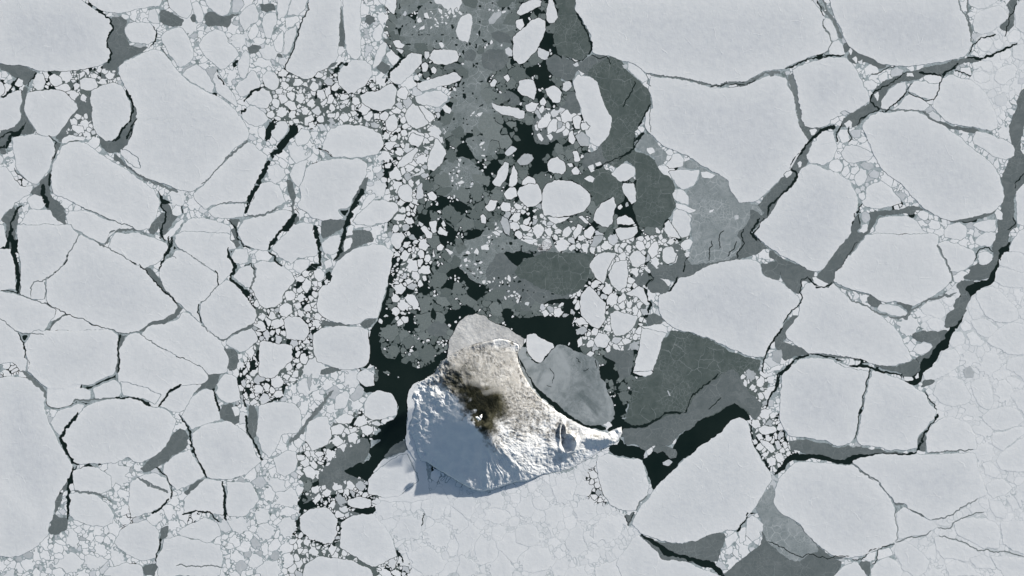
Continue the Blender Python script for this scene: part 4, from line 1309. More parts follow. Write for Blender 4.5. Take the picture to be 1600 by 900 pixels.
def young_material(name, c1, c2, vein, vs, vw, vstr, speck=0., cloud=0.):
    m, nt, b = mat(name)
    f = noise(nt, 240, 7, .72, None, 1.4)
    base = mixc(nt, ramp(nt, f, [(.36, 0.), (.66, 1.)]), c1, c2)
    base = mixc(nt, ramp(nt, noise(nt, 32, 4, .7), [(.4, 0.), (.75, .45)]), base, c2)
    base = mixc(nt, ramp(nt, noise(nt, 900, 3, .6), [(.35, 0.), (.65, .5)]), base, c1)
    if cloud:
        base = mixc(nt, ramp(nt, noise(nt, 1500, 5, .6, None, 2.2), [(.38, 0.), (.62, cloud)]), base, c2)
        base = mixc(nt, ramp(nt, noise(nt, 1100, 4, .6, None, 1.5), [(.48, 0.), (.66, cloud)]), base, c1)
    v = veins(nt, vs, vw, 50, vs * .6)
    k = math_(nt, 'MULTIPLY', v, ramp(nt, noise(nt, 500, 3), [(.42, 0.), (.62, vstr)]))
    base = mixc(nt, k, base, vein)
    v2 = veins(nt, vs * .33, vw * .8, 950, vs * .3)
    k2 = math_(nt, 'MULTIPLY', v2, ramp(nt, noise(nt, 700, 2), [(.45, 0.), (.62, vstr * .6)]))
    base = mixc(nt, k2, base, vein)
    if speck:
        sp = noise(nt, 26, 3, .7)
        base = mixc(nt, ramp(nt, sp, [(.58, 0.), (.72, speck)]), base, (.5, .55, .56))
        base = mixc(nt, ramp(nt, noise(nt, 40, 3, .7), [(.62, 0.), (.70, speck)]), base, (.045, .065, .06))
    nt.links.new(base, b.inputs['Base Color']); b.inputs['Roughness'].default_value = .6
    b.inputs['Specular IOR Level'].default_value = .25
    return m
M_FLOE = floe_material()
M_DARK = young_material('dark_young_ice', (.068, .092, .086), (.132, .157, .150), (.28, .31, .31), 300, 9, .8)
M_GREY = young_material('grey_young_ice', (.112, .135, .137), (.180, .203, .205), (.34, .37, .37), 240, 7, .55)
M_PALE = young_material('mottled_young_ice', (.14, .17, .168), (.29, .32, .322), (.50, .53, .54), 190, 8, .75, .35)
M_FROST = young_material('frosted_young_ice', (.20, .235, .24), (.38, .41, .42), (.56, .59, .60), 200, 9, .8, .25)
M_BAY = young_material('bay_ice', (.125, .155, .16), (.40, .43, .44), (.46, .49, .50), 330, 7, .35, .12, .85)
M_SLUSH = young_material('slush_ice', (.085, .11, .105), (.15, .175, .17), (.28, .32, .32), 140, 7, .5, .3)
M_CRACK = young_material('frozen_crack_ice', (.14, .165, .167), (.22, .245, .25), (.4, .45, .45), 120, 6, .3, 0)
def brash_material(name, lo, hi, dark, dk, bind=None):
    m, nt, b = mat(name)
    base = mixc(nt, ramp(nt, noise(nt, 60, 5, .7), [(.35, 0.), (.65, 1.)]), lo, hi)
    if bind: base = mixc(nt, ramp(nt, noise(nt, 520, 5, .65), [(.44, 0.), (.56, .9)]), base, bind)
    base = mixc(nt, ramp(nt, noise(nt, 170, 4, .6), [(.54, 0.), (.66, dk)]), base, dark)
    v = veins(nt, 70, 6, 20, 30)
    base = mixc(nt, math_(nt, 'MULTIPLY', v, .35), base, dark)
    nt.links.new(base, b.inputs['Base Color']); b.inputs['Roughness'].default_value = .8; b.inputs['Specular IOR Level'].default_value = .2
    bump(nt, b, noise(nt, 30, 4, .7), 1.5)
    return m
M_BRASH = brash_material('brash_ice', (.27, .32, .33), (.48, .53, .55), (.12, .16, .155), .8)
M_CONS = brash_material('consolidated_brash', (.50, .54, .555), (.67, .695, .705), (.34, .385, .40), .35, (.70, .715, .725))
def cake_material():
    m, nt, b = mat('pancake_ice')
    at = N(nt, 'ShaderNodeAttribute', attribute_name='tone').outputs['Fac']
    base = mixc(nt, at, (.115, .14, .135), (.225, .255, .25))
    base = mixc(nt, ramp(nt, noise(nt, 45, 4, .7), [(.4, 0.), (.7, .5)]), base, (.10, .13, .125))
    base = mixc(nt, ramp(nt, noise(nt, 30, 4, .7), [(.58, 0.), (.75, .4)]), base, (.5, .54, .55))
    nt.links.new(base, b.inputs['Base Color']); b.inputs['Roughness'].default_value = .7; b.inputs['Specular IOR Level'].default_value = .25
    return m
M_CAKE = cake_material()
def water_material():
    m, nt, b = mat('sea_water')
    base = mixc(nt, ramp(nt, noise(nt, 900, 4), [(.3, 0.), (.7, 1.)]), (.006, .014, .012), (.012, .021, .018))
    nt.links.new(base, b.inputs['Base Color']); b.inputs['Roughness'].default_value = .3; b.inputs['Specular IOR Level'].default_value = .2
    bump(nt, b, noise(nt, 20, 3), .3)
    return m
M_WATER = water_material()
def shelf_material():
    m, nt, b = mat('grey_shelf_snow')
    base = mixc(nt, ramp(nt, noise(nt, 380, 5, .6), [(.38, 0.), (.62, 1.)]), (.50, .497, .485), (.72, .712, .69))
    base = mixc(nt, ramp(nt, noise(nt, 50, 4, .7), [(.4, 0.), (.7, .5)]), base, (.38, .39, .40))
    nt.links.new(base, b.inputs['Base Color']); b.inputs['Roughness'].default_value = .85
    bump(nt, b, noise(nt, 110, 6, .7), 14.)
    return m
M_SHELF = shelf_material()

# ------------------------------------------------------------------ mesh helpers
def link(name, me, m, parent=None):
    o = bpy.data.objects.new(name, me); scene.collection.objects.link(o)
    if m is not None: me.materials.append(m)
    if parent is not None: o.parent = parent
    return o
def tag(o, label=None, cat=None, group=None, kind=None):
    for k, v in (('label', label), ('category', cat), ('group', group), ('kind', kind)):
        if v: o[k] = v
    return o
def prism_data(loops, z, zb, tones, V, F, T):
    """loops of photo px points (clockwise in the photo's downward y), appended as prisms"""
    for p, zz, tn in zip(loops, z, tones):
        n = len(p); b = len(V)
        X = wx(p[:, 0]); Y = wy(p[:, 1])
        V.extend(zip(X, Y, [zz] * n)); V.extend(zip(X, Y, [zb] * n))
        F.append(tuple(range(b + n - 1, b - 1, -1)))
        for i in range(n):
            j = (i + 1) % n
            F.append((b + i, b + j, b + n + j, b + n + i))
        T.extend([tn] * (2 * n))
def build(name, V, F, m, T=None, parent=None, origin=None):
    me = bpy.data.meshes.new(name)
    if origin is not None: V = [(a - origin[0], b - origin[1], c) for a, b, c in V]
    me.from_pydata(V, [], F); me.update()
    if T is not None:
        a = me.attributes.new('tone', 'FLOAT', 'POINT'); a.data.foreach_set('value', np.asarray(T, np.float32))
    o = link(name, me, m, parent)
    if origin is not None: o.location = (origin[0], origin[1], 0)
    return o
def sheet_mesh(loops, z, mask):
    """flat sheet with holes from outlines; mask (raster) says which triangles to keep"""
    pts = []; edges = []
    for p in loops:
        b = len(pts); n = len(p)
        pts.extend(Vector((float(a), float(c))) for a, c in p)
        edges.extend((b + i, b + (i + 1) % n) for i in range(n))
    v, e, fcs, _, _, _ = delaunay_2d_cdt(pts, edges, [], 0, 1e-5, False)
    P = np.array([(a.x, a.y) for a in v]); Fa = np.array([tuple(t) for t in fcs if len(t) == 3])
    c = P[Fa].mean(1); j, i = ridx(c); keep = mask[j, i]
    inside = (c[:, 0] > -MARG) & (c[:, 1] > -MARG) & (c[:, 0] < 1600 + MARG) & (c[:, 1] < 900 + MARG)
    Fa = Fa[keep & inside]
    a, b2, c2 = P[Fa[:, 0]], P[Fa[:, 1]], P[Fa[:, 2]]
    cr = (b2[:, 0] - a[:, 0]) * (c2[:, 1] - a[:, 1]) - (b2[:, 1] - a[:, 1]) * (c2[:, 0] - a[:, 0])
    Fa[cr > 0] = Fa[cr > 0][:, ::-1]
    us, inv = np.unique(Fa, return_inverse=True); Fa = inv.reshape(Fa.shape)
    P = P[us]
    return [(wx(x), wy(y), z) for x, y in P], [tuple(int(q) for q in t) for t in Fa]
def skirted(V, F, zb=-2.0):
    """give a flat sheet real thickness: walls down from its open rims"""
    cnt = {}
    for f in F:
        for i in range(len(f)):
            a, b = f[i], f[(i + 1) % len(f)]
            k = (min(a, b), max(a, b)); cnt[k] = None if k in cnt else (a, b)
    V = list(V); low = {}
    F = list(F)
    for e in cnt.values():
        if e is None: continue
        a, b = e
        for q in (a, b):
            if q not in low: low[q] = len(V); V.append((V[q][0], V[q][1], zb))
        F.append((b, a, low[a], low[b]))
    return V, F

# ------------------------------------------------------------------ the sea
V = [(-120000, -120000, 0), (120000, -120000, 0), (120000, 120000, 0), (-120000, 120000, 0)]
tag(build('sea_water', V, [(0, 1, 2, 3)], M_WATER), kind='structure')

# ------------------------------------------------------------------ young ice sheets
SN = np.zeros_like(SHEET)
spots = field(5, 51) + .6 * field(2.5, 52)
BAY = np.zeros((H, W), bool)
BAY[int((505 + MARG) * RS):, int((805 + MARG) * RS):] = True
cut = (CLS == 3) & (ZONE == 2) & (spots > .8) & ~BAY
CLS[cut] = 1; SHEET[cut] = 0
SHEETNAMES = [  # a spot on the sheet, its material, label
 (700,30,M_PALE,'broad mottled grey ice sheet at the north end of the dark central belt'),
 (885,50,M_DARK,'smooth dark grey ice filling the neck of the lead at the north edge'),
 (985,170,M_DARK,'smooth dark grey ice with curved cracks between the shoe shaped and tapering floes'),
 (1010,300,M_DARK,'dark scratched ice sheet with scalloped rims south of the tapering lead'),
 (945,300,M_DARK,'dark grey ice dotted with small floes just east of the egg shaped floe'),
 (1110,330,M_FROST,'pale veined ice triangle in the corner below the very large tapering floe'),
 (1010,225,M_FROST,'narrow pale ice wedge along the west flank of the tapering floe'),
 (895,602,M_BAY,'pale smooth bay ice lying in the curved bay on the east coast of the island'),
 (850,440,M_DARK,'dark feathery ice field with fine white veins north of the island'),
 (730,280,M_PALE,'mottled grey ice patch east of the kite shaped floe'),
 (755,225,M_PALE,'small mottled ice cake in black water north of the central belt'),
 (800,390,M_PALE,'mottled ice expanse south west of the egg shaped floe'),
 (1090,600,M_DARK,'broad dark ice sheet with white veins under the dome topped floe'),
 (1030,670,M_GREY,'smooth ice tongue stretching east from the tip of the island'),
 (1160,840,M_DARK,'smooth dark ice in the wedge shaped lead at the south edge'),
 (1250,860,M_FROST,'pale mottled ice triangle at the south edge beneath the black lead floe'),
 (1225,860,M_FROST,'pale mottled ice triangle at the south edge with a dark crack across it'),
 (540,750,M_GREY,'cracked grey ice raft in the black channel south west of the island'),
 (185,60,M_GREY,'grey ice in the short winding lead east of the northwest corner floe'),
 (85,225,M_GREY,'grey ice plugging the gap beneath the five sided floe'),
 (500,270,M_GREY,'grey ice in the short lead on the west side of the shield floe'),
 (520,355,M_GREY,'small grey ice triangle hanging under the flat bottomed shield floe'),
 (555,370,M_GREY,'grey ice wedge capping the pear shaped floe'),
 (275,490,M_GREY,'grey ice crescent wrapped round the east tip of the lozenge floe'),
 (265,710,M_GREY,'grey ice tongue between the trapezoid floe and the fan shaped floe'),
 (1250,260,M_GREY,'long grey ice ribbon in the lead north west of the blunt slab floe'),
 (1310,390,M_GREY,'broad grey ice ribbon in the lead south east of the blunt slab floe'),
 (1340,180,M_GREY,'grey ice under the southeast corner of the square topped floe'),
 (1450,110,M_GREY,'thin grey ice ribbon under the round bottomed floe at the north edge'),
 (1590,170,M_GREY,'grey ice tongue at the east edge near the top'),
 (1575,260,M_GREY,'grey ice in the long eastern lead beside the diamond floe'),
 (1545,420,M_GREY,'grey ice shelf along the middle bend of the long eastern lead'),
 (1440,560,M_GREY,'grey ice where the long eastern lead reaches its south end'),
 (1300,690,M_GREY,'grey ice ledge along the north side of the black lead under the split floe'),
 (1090,790,M_DARK,'thin dark ice at the sharp west tip of the southern lead'),
]
named = {}
for x, y, m, lab in SHEETNAMES:
    j, i = ridx(np.array([(x, y)], float)); s = SHEET[j[0], i[0]]
    if s and s not in named: named[s] = (m, lab)
sc_all = {}
for s, p, a in contours(np.where(LAND, 0, SHEET), 2):
    sc_all.setdefault(s, []).append((p, a))
zsh = 1.2
restV, restF = [], []
for s, lst in sc_all.items():
    area = sum(a for _, a in lst)
    if area < 6: continue
    lps = [p for p, a in lst if abs(a) > 1.5]
    Vs, Fs = sheet_mesh(lps, 0, SHEET == s)
    if not Fs: continue
    zsh += .012
    Vs = [(a, b, zsh) for a, b, c in Vs]
    Vs, Fs = skirted(Vs, Fs)
    if s in named:
        m, lab = named[s]
        big = max(lst, key=lambda q: q[1])[0].mean(0)
        tag(build('young_ice_sheet', Vs, Fs, m, None, None, (wx(big[0]), wy(big[1]))), lab, 'ice sheet')
    else:
        b = len(restV); restV += Vs; restF += [tuple(b + q for q in f) for f in Fs]
o = build('thin_grey_ice', restV, restF, M_GREY)
tag(o, 'scraps of thin grey ice in the narrow leads between the floes', kind='stuff')

# ------------------------------------------------------------------ brash between the pieces
def mass(name, label, mask, z, m, ids=None):
    lp = [p for _, p, a in contours(mask.astype(np.int32), 2) if abs(a) > 2.]
    Vs, Fs = sheet_mesh(lp, z, mask)
    Vs, Fs = skirted(Vs, Fs)
    tag(build(name, Vs, Fs, m), label, kind='stuff')
pos_ok = (CLS != 1) & ~LAND
und = (CLS == 0) & ((ZONE == 0))
packm = und & pos_ok & ((FLOE == 0) | dilate(FLOE == 0, 3))
dark = (field(60, 71) + .6 * field(25, 72) + .5 * field(9, 73)) > .95      # open pools in the pack
packm &= ~(dark & (ZONE == 0))
mass('brash_ice', 'grey slush of crushed ice filling the gaps of the pack', packm, .8, M_BRASH)
mass('grey_slush', 'dark grey slush binding the ice cakes of the central belt', SLUSH & (CLS == 0), 1.0, M_SLUSH)
mass('consolidated_brash', 'pale frozen mash binding the pack south and east', (CLS == 0) & (ZONE == 1) & ~LAND, .86, M_CONS)
mass('frozen_crack_ice', 'grey refrozen ice in the hairline cracks between floes', (CLS == 4) & ~LAND, .95, M_CRACK)

# ------------------------------------------------------------------ floes and pieces
CT = {}
for s, p, a in contours(ALL, 2):
    if a > 2.2 and (s not in CT or a > CT[s][1]): CT[s] = (p, a)
def kindof(s): return 1 if s <= n_hand else kind_of[s - n_hand]
info = {}
for s, (p, a) in CT.items():
    c = p.mean(0); q = p - c
    cov = q.T @ q / len(q); ev, evec = np.linalg.eigh(cov)
    asp = math.sqrt(ev[1] / max(ev[0], 1e-6)); d = evec[:, 1]
    info[s] = dict(c=c, a=a, asp=asp, ang=math.degrees(math.atan2(-d[1], d[0])) % 180, p=p,
                   ext=max(np.ptp(p[:, 0]), np.ptp(p[:, 1])))
def vis_area(s):
    c = info[s]['c']
    return info[s]['a'] if -2 < c[0] < 1602 and -2 < c[1] < 902 else (info[s]['a'] * .5 if info[s]['a'] > 800 else 0)
white = sorted([s for s in CT if kindof(s) in (1, 2)], key=lambda s: -vis_area(s))
cakes = sorted([s for s in CT if kindof(s) == 3], key=lambda s: -vis_area(s))
def in_frame(s):
    p = info[s]['p']; m = (p[:, 0] > 0) & (p[:, 0] < 1600) & (p[:, 1] > 0) & (p[:, 1] < 900)
    return m.mean() > .25
indiv = [s for s in white if in_frame(s)][:298]
indiv_c = [s for s in cakes if in_frame(s)][:120]

LAND_MARKS = [
 (60,40,'the northwest corner floe','smooth floe filling the northwest corner above a row of small broken floes'),
 (219,52,'the squarish floe','squarish rounded floe with a winding dark lead along its west side'),
 (173,175,'the tall oval floe','tall oval floe with a curved dark lead between it and the giant floe'),
 (75,175,'the five sided floe','rounded five sided floe under the row of small broken floes near the northwest corner'),
 (340,75,'the pale round floe','round pale floe between two slender slabs in the northwest quarter'),
 (485,60,'the tall wedge floe','tall wedge floe at the north edge with a narrow slit along its east side'),
 (555,115,'the dark rimmed floe','rounded floe under the tall wedge floe, black water along its lower rim'),
 (275,200,'the giant floe','giant diagonal floe of the northwest quarter, pointed top, winding lead along its west side'),
 (360,290,'the corner triangle floe','triangular floe under the giant floe, a black crack down its east side'),
 (540,220,'the low arched floe','low arched floe resting on top of the shield shaped floe'),
 (520,285,'the shield floe','shield shaped floe with a flat top, a small grey ice triangle under it'),
 (165,285,'the long slab floe','long slab floe slanting down to the southeast under the tall oval floe'),
 (35,215,None,None),
 (56,316,'the plug floe','small round floe plugging the head of the black lead at the west edge'),
 (50,420,'the western floe','big floe at the west edge with a black lead down its west side'),
 (160,445,'the lozenge floe','large lozenge floe in the west, grey crescent of young ice at its east tip'),
 (35,740,'the bulging border floe','huge bulging floe in the southwest corner crossed by one faint diagonal seam'),
 (185,665,'the trapezoid floe','broad rounded trapezoid floe in the southwest quarter, grey ice tongue at its southeast corner'),
 (350,705,'the rounded floe','rounded floe with a black crack down its west side, east of the trapezoid floe'),
 (235,775,'the fan floe','fan shaped floe crossed by a faint diagonal seam, under the grey ice tongue'),
 (500,820,'the black rimmed floe','round pale floe with black water round its lower rim, near the south edge'),
 (594,633,'the hexagonal floe','six sided white floe alone in black water just west of the island'),
 (555,440,'the pear floe','tall pear shaped floe whose straight east side meets the dark central belt'),
 (535,540,'the blunt floe','blunt flat topped floe right below the pear shaped floe'),
 (725,44,'the lens floe','lens shaped white floe alone in mottled grey ice at the north end'),
 (827,62,'the long slanting floe','long white floe standing aslant just west of the smooth dark lead'),
 (632,108,'the brick floe','brick shaped floe lying aslant with a black crack along its west side'),
 (688,129,'the plank floe','thin plank shaped white floe tilting up toward the northeast above a shorter slab'),
 (925,160,'the shoe floe','shoe shaped white floe with a crumbled west flank beside the smooth dark lead'),
 (680,243,'the kite floe','kite shaped white floe with a pointed top at the west side of the central belt'),
 (829,303,'the ball floe','nearly round white floe touching the west side of the egg shaped floe'),
 (884,312,'the egg floe','large egg shaped white floe in the middle of the central belt'),
 (925,478,'the arrowhead floe','arrowhead shaped white floe with a hairline crack, north east of the island'),
 (842,547,'the trapped floe','flat topped white floe frozen into the bay ice beside the north coast of the island'),
 (1015,548,'the tilted rectangle floe','tilted rectangular white floe standing at the west end of the broad dark sheet'),
 (1080,60,'the immense northern floe','immense floe along the north edge, a long grey crack bounding its underside'),
 (1140,190,'the tapering floe','very large floe under the long grey crack, tapering to a blunt tip in the south'),
 (1300,145,'the square topped floe','square topped floe with a five sided outline between two leads in the northeast quarter'),
 (1400,50,'the round bottomed floe','very large floe at the north edge with a rounded underside between two narrow cracks'),
 (1460,260,'the diamond floe','enormous rounded diamond floe with the long eastern lead on its east side'),
 (1260,340,'the blunt slab floe','large blunt slab shaped floe lying between two broad grey leads'),
 (1400,415,'the half dome floe','large half dome floe east of the second broad lead, short crack at its northeast'),
 (1140,480,'the dome topped floe','large dome topped floe resting on the broad dark veined ice sheet'),
 (1330,520,'the rounded triangle floe','large triangular floe with rounded corners between two black cracks in the east'),
 (1280,630,'the split floe','western half of the broad floe split from top to bottom by a thin black crack'),
 (1400,640,None,'eastern half of the broad floe split from top to bottom by a thin black crack'),
 (1280,790,'the black lead floe','large floe below the black lead, its long southwest side against pale mottled ice'),
 (1440,745,'the flat topped floe','wide flat topped floe east of the large floe below the black lead'),
 (1110,750,'the great kite floe','great slanting kite shaped floe pointing up into the black water east of the island'),
 (975,755,'the notch floe','rounded floe south of the black notch east of the island, beside a field of specks'),
 (1585,330,'the eastern border floe',None),
 (1545,60,None,None),
 (1555,490,None,None),
 (625,735,'the shore floe','smooth floe frozen to the southwest shore of the island where its long shadow ends'),
]
marks = {}
for x, y, short, lab in LAND_MARKS:
    j, i = ridx(np.array([(x, y)], float)); s = int(ALL[j[0], i[0]])
    if s and s in info: marks[s] = (short, lab)
lm = [(s, sh) for s, (sh, _) in marks.items() if sh]
DIRS = ['east', 'northeast', 'north', 'northwest', 'west', 'southwest', 'south', 'southeast']
def size_word(a):
    return 'tiny' if a < 70 else 'small' if a < 160 else 'smallish' if a < 330 else 'middling' if a < 800 else 'large' if a < 2500 else 'very large'
def shape_word(s):
    f = info[s]; r = f['asp']
    per = np.hypot(*(f['p'] - np.roll(f['p'], 1, 0)).T).sum(); comp = 4 * math.pi * f['a'] / per ** 2
    if r < 1.22: return 'round' if comp > .86 else 'blocky'
    if r < 1.75: return 'oval' if comp > .80 else 'uneven'
    a = f['ang']
    if a < 20 or a > 160: return 'long level'
    if 70 < a < 110: return 'long upright'
    return 'long northeast pointing' if a <= 70 else 'long northwest pointing'
ORD = ['', 'second', 'third', 'fourth', 'fifth', 'sixth', 'seventh', 'eighth', 'ninth', 'tenth', 'eleventh', 'twelfth'] + ['%dth' % k for k in range(13, 60)]
def relate(group, noun, adj):
    """a distinct label for each id: shape plus its rank in one direction from a named floe"""
    buckets = {}
    for s in group:
        if s in marks and marks[s][1]: continue
        c = info[s]['c']; bestd = None
        for ls, sh in lm:
            if ls == s: continue
            dv = info[ls]['p'] - c; dd = np.hypot(dv[:, 0], dv[:, 1]); k = int(dd.argmin())
            if bestd is None or dd[k] < bestd[0]:
                v = c - info[ls]['c']
                bestd = (dd[k], sh, int(round(math.degrees(math.atan2(-v[1], v[0])) / 45)) % 8)
        buckets.setdefault((bestd[1], bestd[2]), []).append((bestd[0], s))
    out = {}
    for (sh, d), lst in buckets.items():
        lst.sort()
        for k, (_, s) in enumerate(lst):
            if len(lst) == 1: t = '%s of %s' % (DIRS[d], sh)
            elif k == 0: t = 'first one %s of %s' % (DIRS[d], sh)
            else: t = '%s one %s of %s' % (ORD[k], DIRS[d], sh)
            out[s] = '%s %s %s %s, %s' % (size_word(info[s]['a']), shape_word(s), adj, noun, t)
    return out
LBL = relate(indiv, 'floe', 'white')
LBL.update(relate(indiv_c, 'cake', 'grey'))

# eroded copies give the big floes an inner ring, where the snow lies smoother and greyer
ER = []
big_ids = [s for s in indiv if info[s]['a'] > 700]
keepid = np.zeros(int(ALL.max()) + 1, bool); keepid[big_ids] = True
cur = np.where(keepid[ALL], ALL, 0)
for k in range(1, 53):
    nxt = cur.copy()
    dirs = ((0, 1), (1, 0), (0, -1), (-1, 0)) + (((1, 1), (1, -1), (-1, 1), (-1, -1)) if k % 2 else ())
    for dy, dx in dirs: nxt[eq_nb(cur, dy, dx) != cur] = 0
    cur = nxt
    if k in (4, 9, 18, 32, 52):
        dct = {}
        for s, p, a in contours(cur, 4):
            if a > 40: dct.setdefault(s, []).append(p[::2])
        ER.append(dct)
def floe_mesh(s, z, zb=-6.):
    p = info[s]['p']
    pts = [Vector((float(a), float(b))) for a, b in p]; n = len(p)
    edges = [(i, (i + 1) % n) for i in range(n)]
    off = .24 * (random.random() - .5)
    tone = [.62 + off] * n
    for dct, tn in zip(ER, (.46, .34, .2, .08, -.04)):
        for q in dct.get(s, []):
            b = len(pts); m = len(q)
            pts.extend(Vector((float(a), float(c))) for a, c in q); edges.extend((b + i, b + (i + 1) % m) for i in range(m)); tone += [tn + off] * m
    v, e, fcs, ov, _, _ = delaunay_2d_cdt(pts, edges, [], 1, 1e-5, True)
    V = []; T = []
    Pv = np.array([(a.x, a.y) for a in v]); rim = np.array([bool(o_) and o_[0] < n for o_ in ov])
    Ft = np.array([tuple(t) for t in fcs]); cj_, ci_ = ridx(Pv[Ft].mean(1))
    fcs = Ft[~(rim[Ft].all(1) & (ALL[cj_, ci_] != s))].tolist()
    for a, o_ in zip(v, ov):
        tn = tone[o_[0]] if o_ else .5
        V.append((wx(a.x), wy(a.y), z + (.6 - tn) * .6)); T.append(tn)
    F = []
    for t in fcs:
        t = tuple(t); a, b, c = v[t[0]], v[t[1]], v[t[2]]
        if (b.x - a.x) * (c.y - a.y) - (b.y - a.y) * (c.x - a.x) > 0: t = t[::-1]
        F.append(t)
    nV = len(V)
    V, F = skirted(V, F, zb)
    T += [.6] * (len(V) - nV)
    return V, F, T
grp_name = {'tiny': 'tiny white floes scattered through the pack', 'small': 'small white floes of the broken pack', 'smallish': 'smallish white floes of the broken pack',
            'middling': 'middling white floes of the pack', 'large': 'large white floes of the pack', 'very large': 'very large white floes of the pack'}
for k, s in enumerate(indiv):
    a = info[s]['a']; z = 2.2 + min(2.2, a / 4000) + .5 * rng.random()
    c = info[s]['c']; org = (wx(c[0]), wy(c[1]))
    if s in big_ids:
        V, F, T = floe_mesh(s, z)
    else:
        V, F, T = [], [], []
        tn = float(np.clip(1.05 - a / 900, .45, 1.) + .12 * (rng.random() - .5))
        prism_data([info[s]['p']], [z], -4., [tn], V, F, T)
    o = build('ice_floe', V, F, M_FLOE, T, None, org)
    lab = marks[s][1] if s in marks and marks[s][1] else LBL[s]
    tag(o, lab, 'ice floe', grp_name[size_word(a)])
for k, s in enumerate(indiv_c):
    c = info[s]['c']; V, F, T = [], [], []
    prism_data([info[s]['p']], [1.9 + .3 * rng.random()], -2., [float(rng.random() ** 1.5)], V, F, T)
    o = build('pancake_ice', V, F, M_CAKE, T, None, (wx(c[0]), wy(c[1])))
    tag(o, LBL[s], 'ice cake', 'grey ice cakes afloat in the dark central belt')
si, sci = set(indiv), set(indiv_c)
def heap(name, label, ids, m, zz, tone):
    V, F, T = [], [], []
    for s in ids:
        prism_data([info[s]['p']], [zz + .5 * rng.random()], -2., [tone(s)], V, F, T)
    tag(build(name, V, F, m, T), label, kind='stuff')
rest = [s for s in white if s not in si and info[s]['a'] > 3]
heap('broken_ice_pieces', 'countless small white pieces of broken ice in the pack', [s for s in rest if kindof(s) == 1], M_FLOE, 2.0, lambda s: float(.95 + .25 * rng.random() if rng.random() > .16 else -.9 + 1.2 * rng.random()))
heap('pack_ice_cells', 'close fitted small floes of the frozen pack south and east', [s for s in rest if kindof(s) == 2], M_FLOE, 1.6, lambda s: float(.25 + .6 * rng.random()))
heap('small_pancake_ice', 'small grey ice cakes crowded in the dark central belt', [s for s in cakes if s not in sci], M_CAKE, 1.7, lambda s: float(rng.random() ** 1.5))

# ------------------------------------------------------------------ the island
def icefoot(k, name, label, z):
    lp = [(p, a) for s, p, a in contours(np.where((ICEFOOT == k) & ~LAND, 1, 0), 2) if a > 30]
    V, F, T = [], [], []
    for p, a in lp: prism_data([p], [z], -5., [.75], V, F, T)
    return build(name, V, F, None, T)
GX0, GX1, GY0, GY1, GS = 628, 984, 520, 780, 0.55
nxg, nyg = int((GX1 - GX0) / GS) + 1, int((GY1 - GY0) / GS) + 1
gx, gy = np.meshgrid(np.linspace(GX0, GX1, nxg), np.linspace(GY0, GY1, nyg))
def seg_dist(P, x, y):
    d = np.full(x.shape, 1e9); 
    for i in range(len(P)):
        a, b = P[i], P[(i + 1) % len(P)]; ab = b - a
        t = np.clip(((x - a[0]) * ab[0] + (y - a[1]) * ab[1]) / (ab @ ab), 0, 1)
        d = np.minimum(d, np.hypot(x - a[0] - t * ab[0], y - a[1] - t * ab[1]))
    return d
def hashn(x, y, st, seed):
    r = np.random.default_rng(seed); g = r.random((512, 512))
    fx = x / st + 40; fy = y / st + 40; ix = np.floor(fx).astype(int); iy = np.floor(fy).astype(int); tx = fx - ix; ty = fy - iy
    tx = tx * tx * (3 - 2 * tx); ty = ty * ty * (3 - 2 * ty); ix %= 511; iy %= 511
    return (g[iy, ix] * (1 - tx) + g[iy, ix + 1] * tx) * (1 - ty) + (g[iy + 1, ix] * (1 - tx) + g[iy + 1, ix + 1] * tx) * ty - .5
def fbm(x, y, st, seed, n=4):
    return sum(hashn(x, y, st / 2 ** k, seed + k) / 1.8 ** k for k in range(n))
cj, ci = ridx(np.stack([gx.ravel(), gy.ravel()], 1))
land = LAND[cj, ci].reshape(gx.shape)
dist = seg_dist(COAST, gx, gy)
SX, SY = 757., 664.
dx, dy = gx - SX, gy - SY
th = np.arctan2(dy, dx)
r = np.hypot(dx, dy)
rw = r + 9 * fbm(gx, gy, 40, 91)
smooth = lambda v: np.clip(v, 0, 1) ** 2 * (3 - 2 * np.clip(v, 0, 1))
cone = np.clip(1 - rw / 128., 0, 1) ** 1.35 * 500
apron = np.minimum(dist / 26., 1) ** .6 * 48 + np.minimum(dist / 60., 1) * 30
apron *= 1 - .7 * np.clip((-dx * .8 + dy * .6) / 60, 0, 1)
north = np.clip((572 - gy) / 16, 0, 1)
apron = apron * (1 - north) + north * (np.minimum(dist / 45., 1) * 62 + 10)
z = cone + apron
sc = 1.
# flank gullies running down the slope
tw = th + .10 * fbm(gx, gy, 30, 63)
gul = np.abs(hashn(tw * 11 + 50, r * .03, 1.0, 61)) + .5 * np.abs(hashn(tw * 27 + 50, r * .05, 1.0, 62))
band = np.clip((r - 22) / 30, 0, 1) * np.clip(dist / 6, 0, 1)
south = np.clip((dy / np.maximum(r, 1)) * 1.5 - .1, 0, 1) * np.clip(dx / 40 + .7, 0, 1)
calm = 1 - .85 * np.clip(1.5 * np.exp(-(((gx - 706) / 40) ** 2 + ((gy - 690) / 42) ** 2)), 0, 1)
z += (gul - .3) * calm * band * (12 + 52 * south * np.clip((dx + 45) / 30, 0, 1) * np.clip((60 - dx) / 40, .25, 1))
west = np.clip((-dx / np.maximum(r, 1)) * 1.4, 0, 1) * np.clip((r - 50) / 25, 0, 1) * np.clip((740 - gy) / 30, 0, 1)
z += fbm(gx, gy, 16, 95) * 60 * calm * west * np.clip(dist / 5, 0, 1)
z += fbm(gx, gy, 22, 70) * (10 + 10 * np.clip((770 - gx) / 40, 0, 1)) * calm * np.clip(dist / 8, 0, 1) + fbm(gx, gy, 7, 75, 3) * 9 * calm * np.clip(dist / 3, 0, 1)
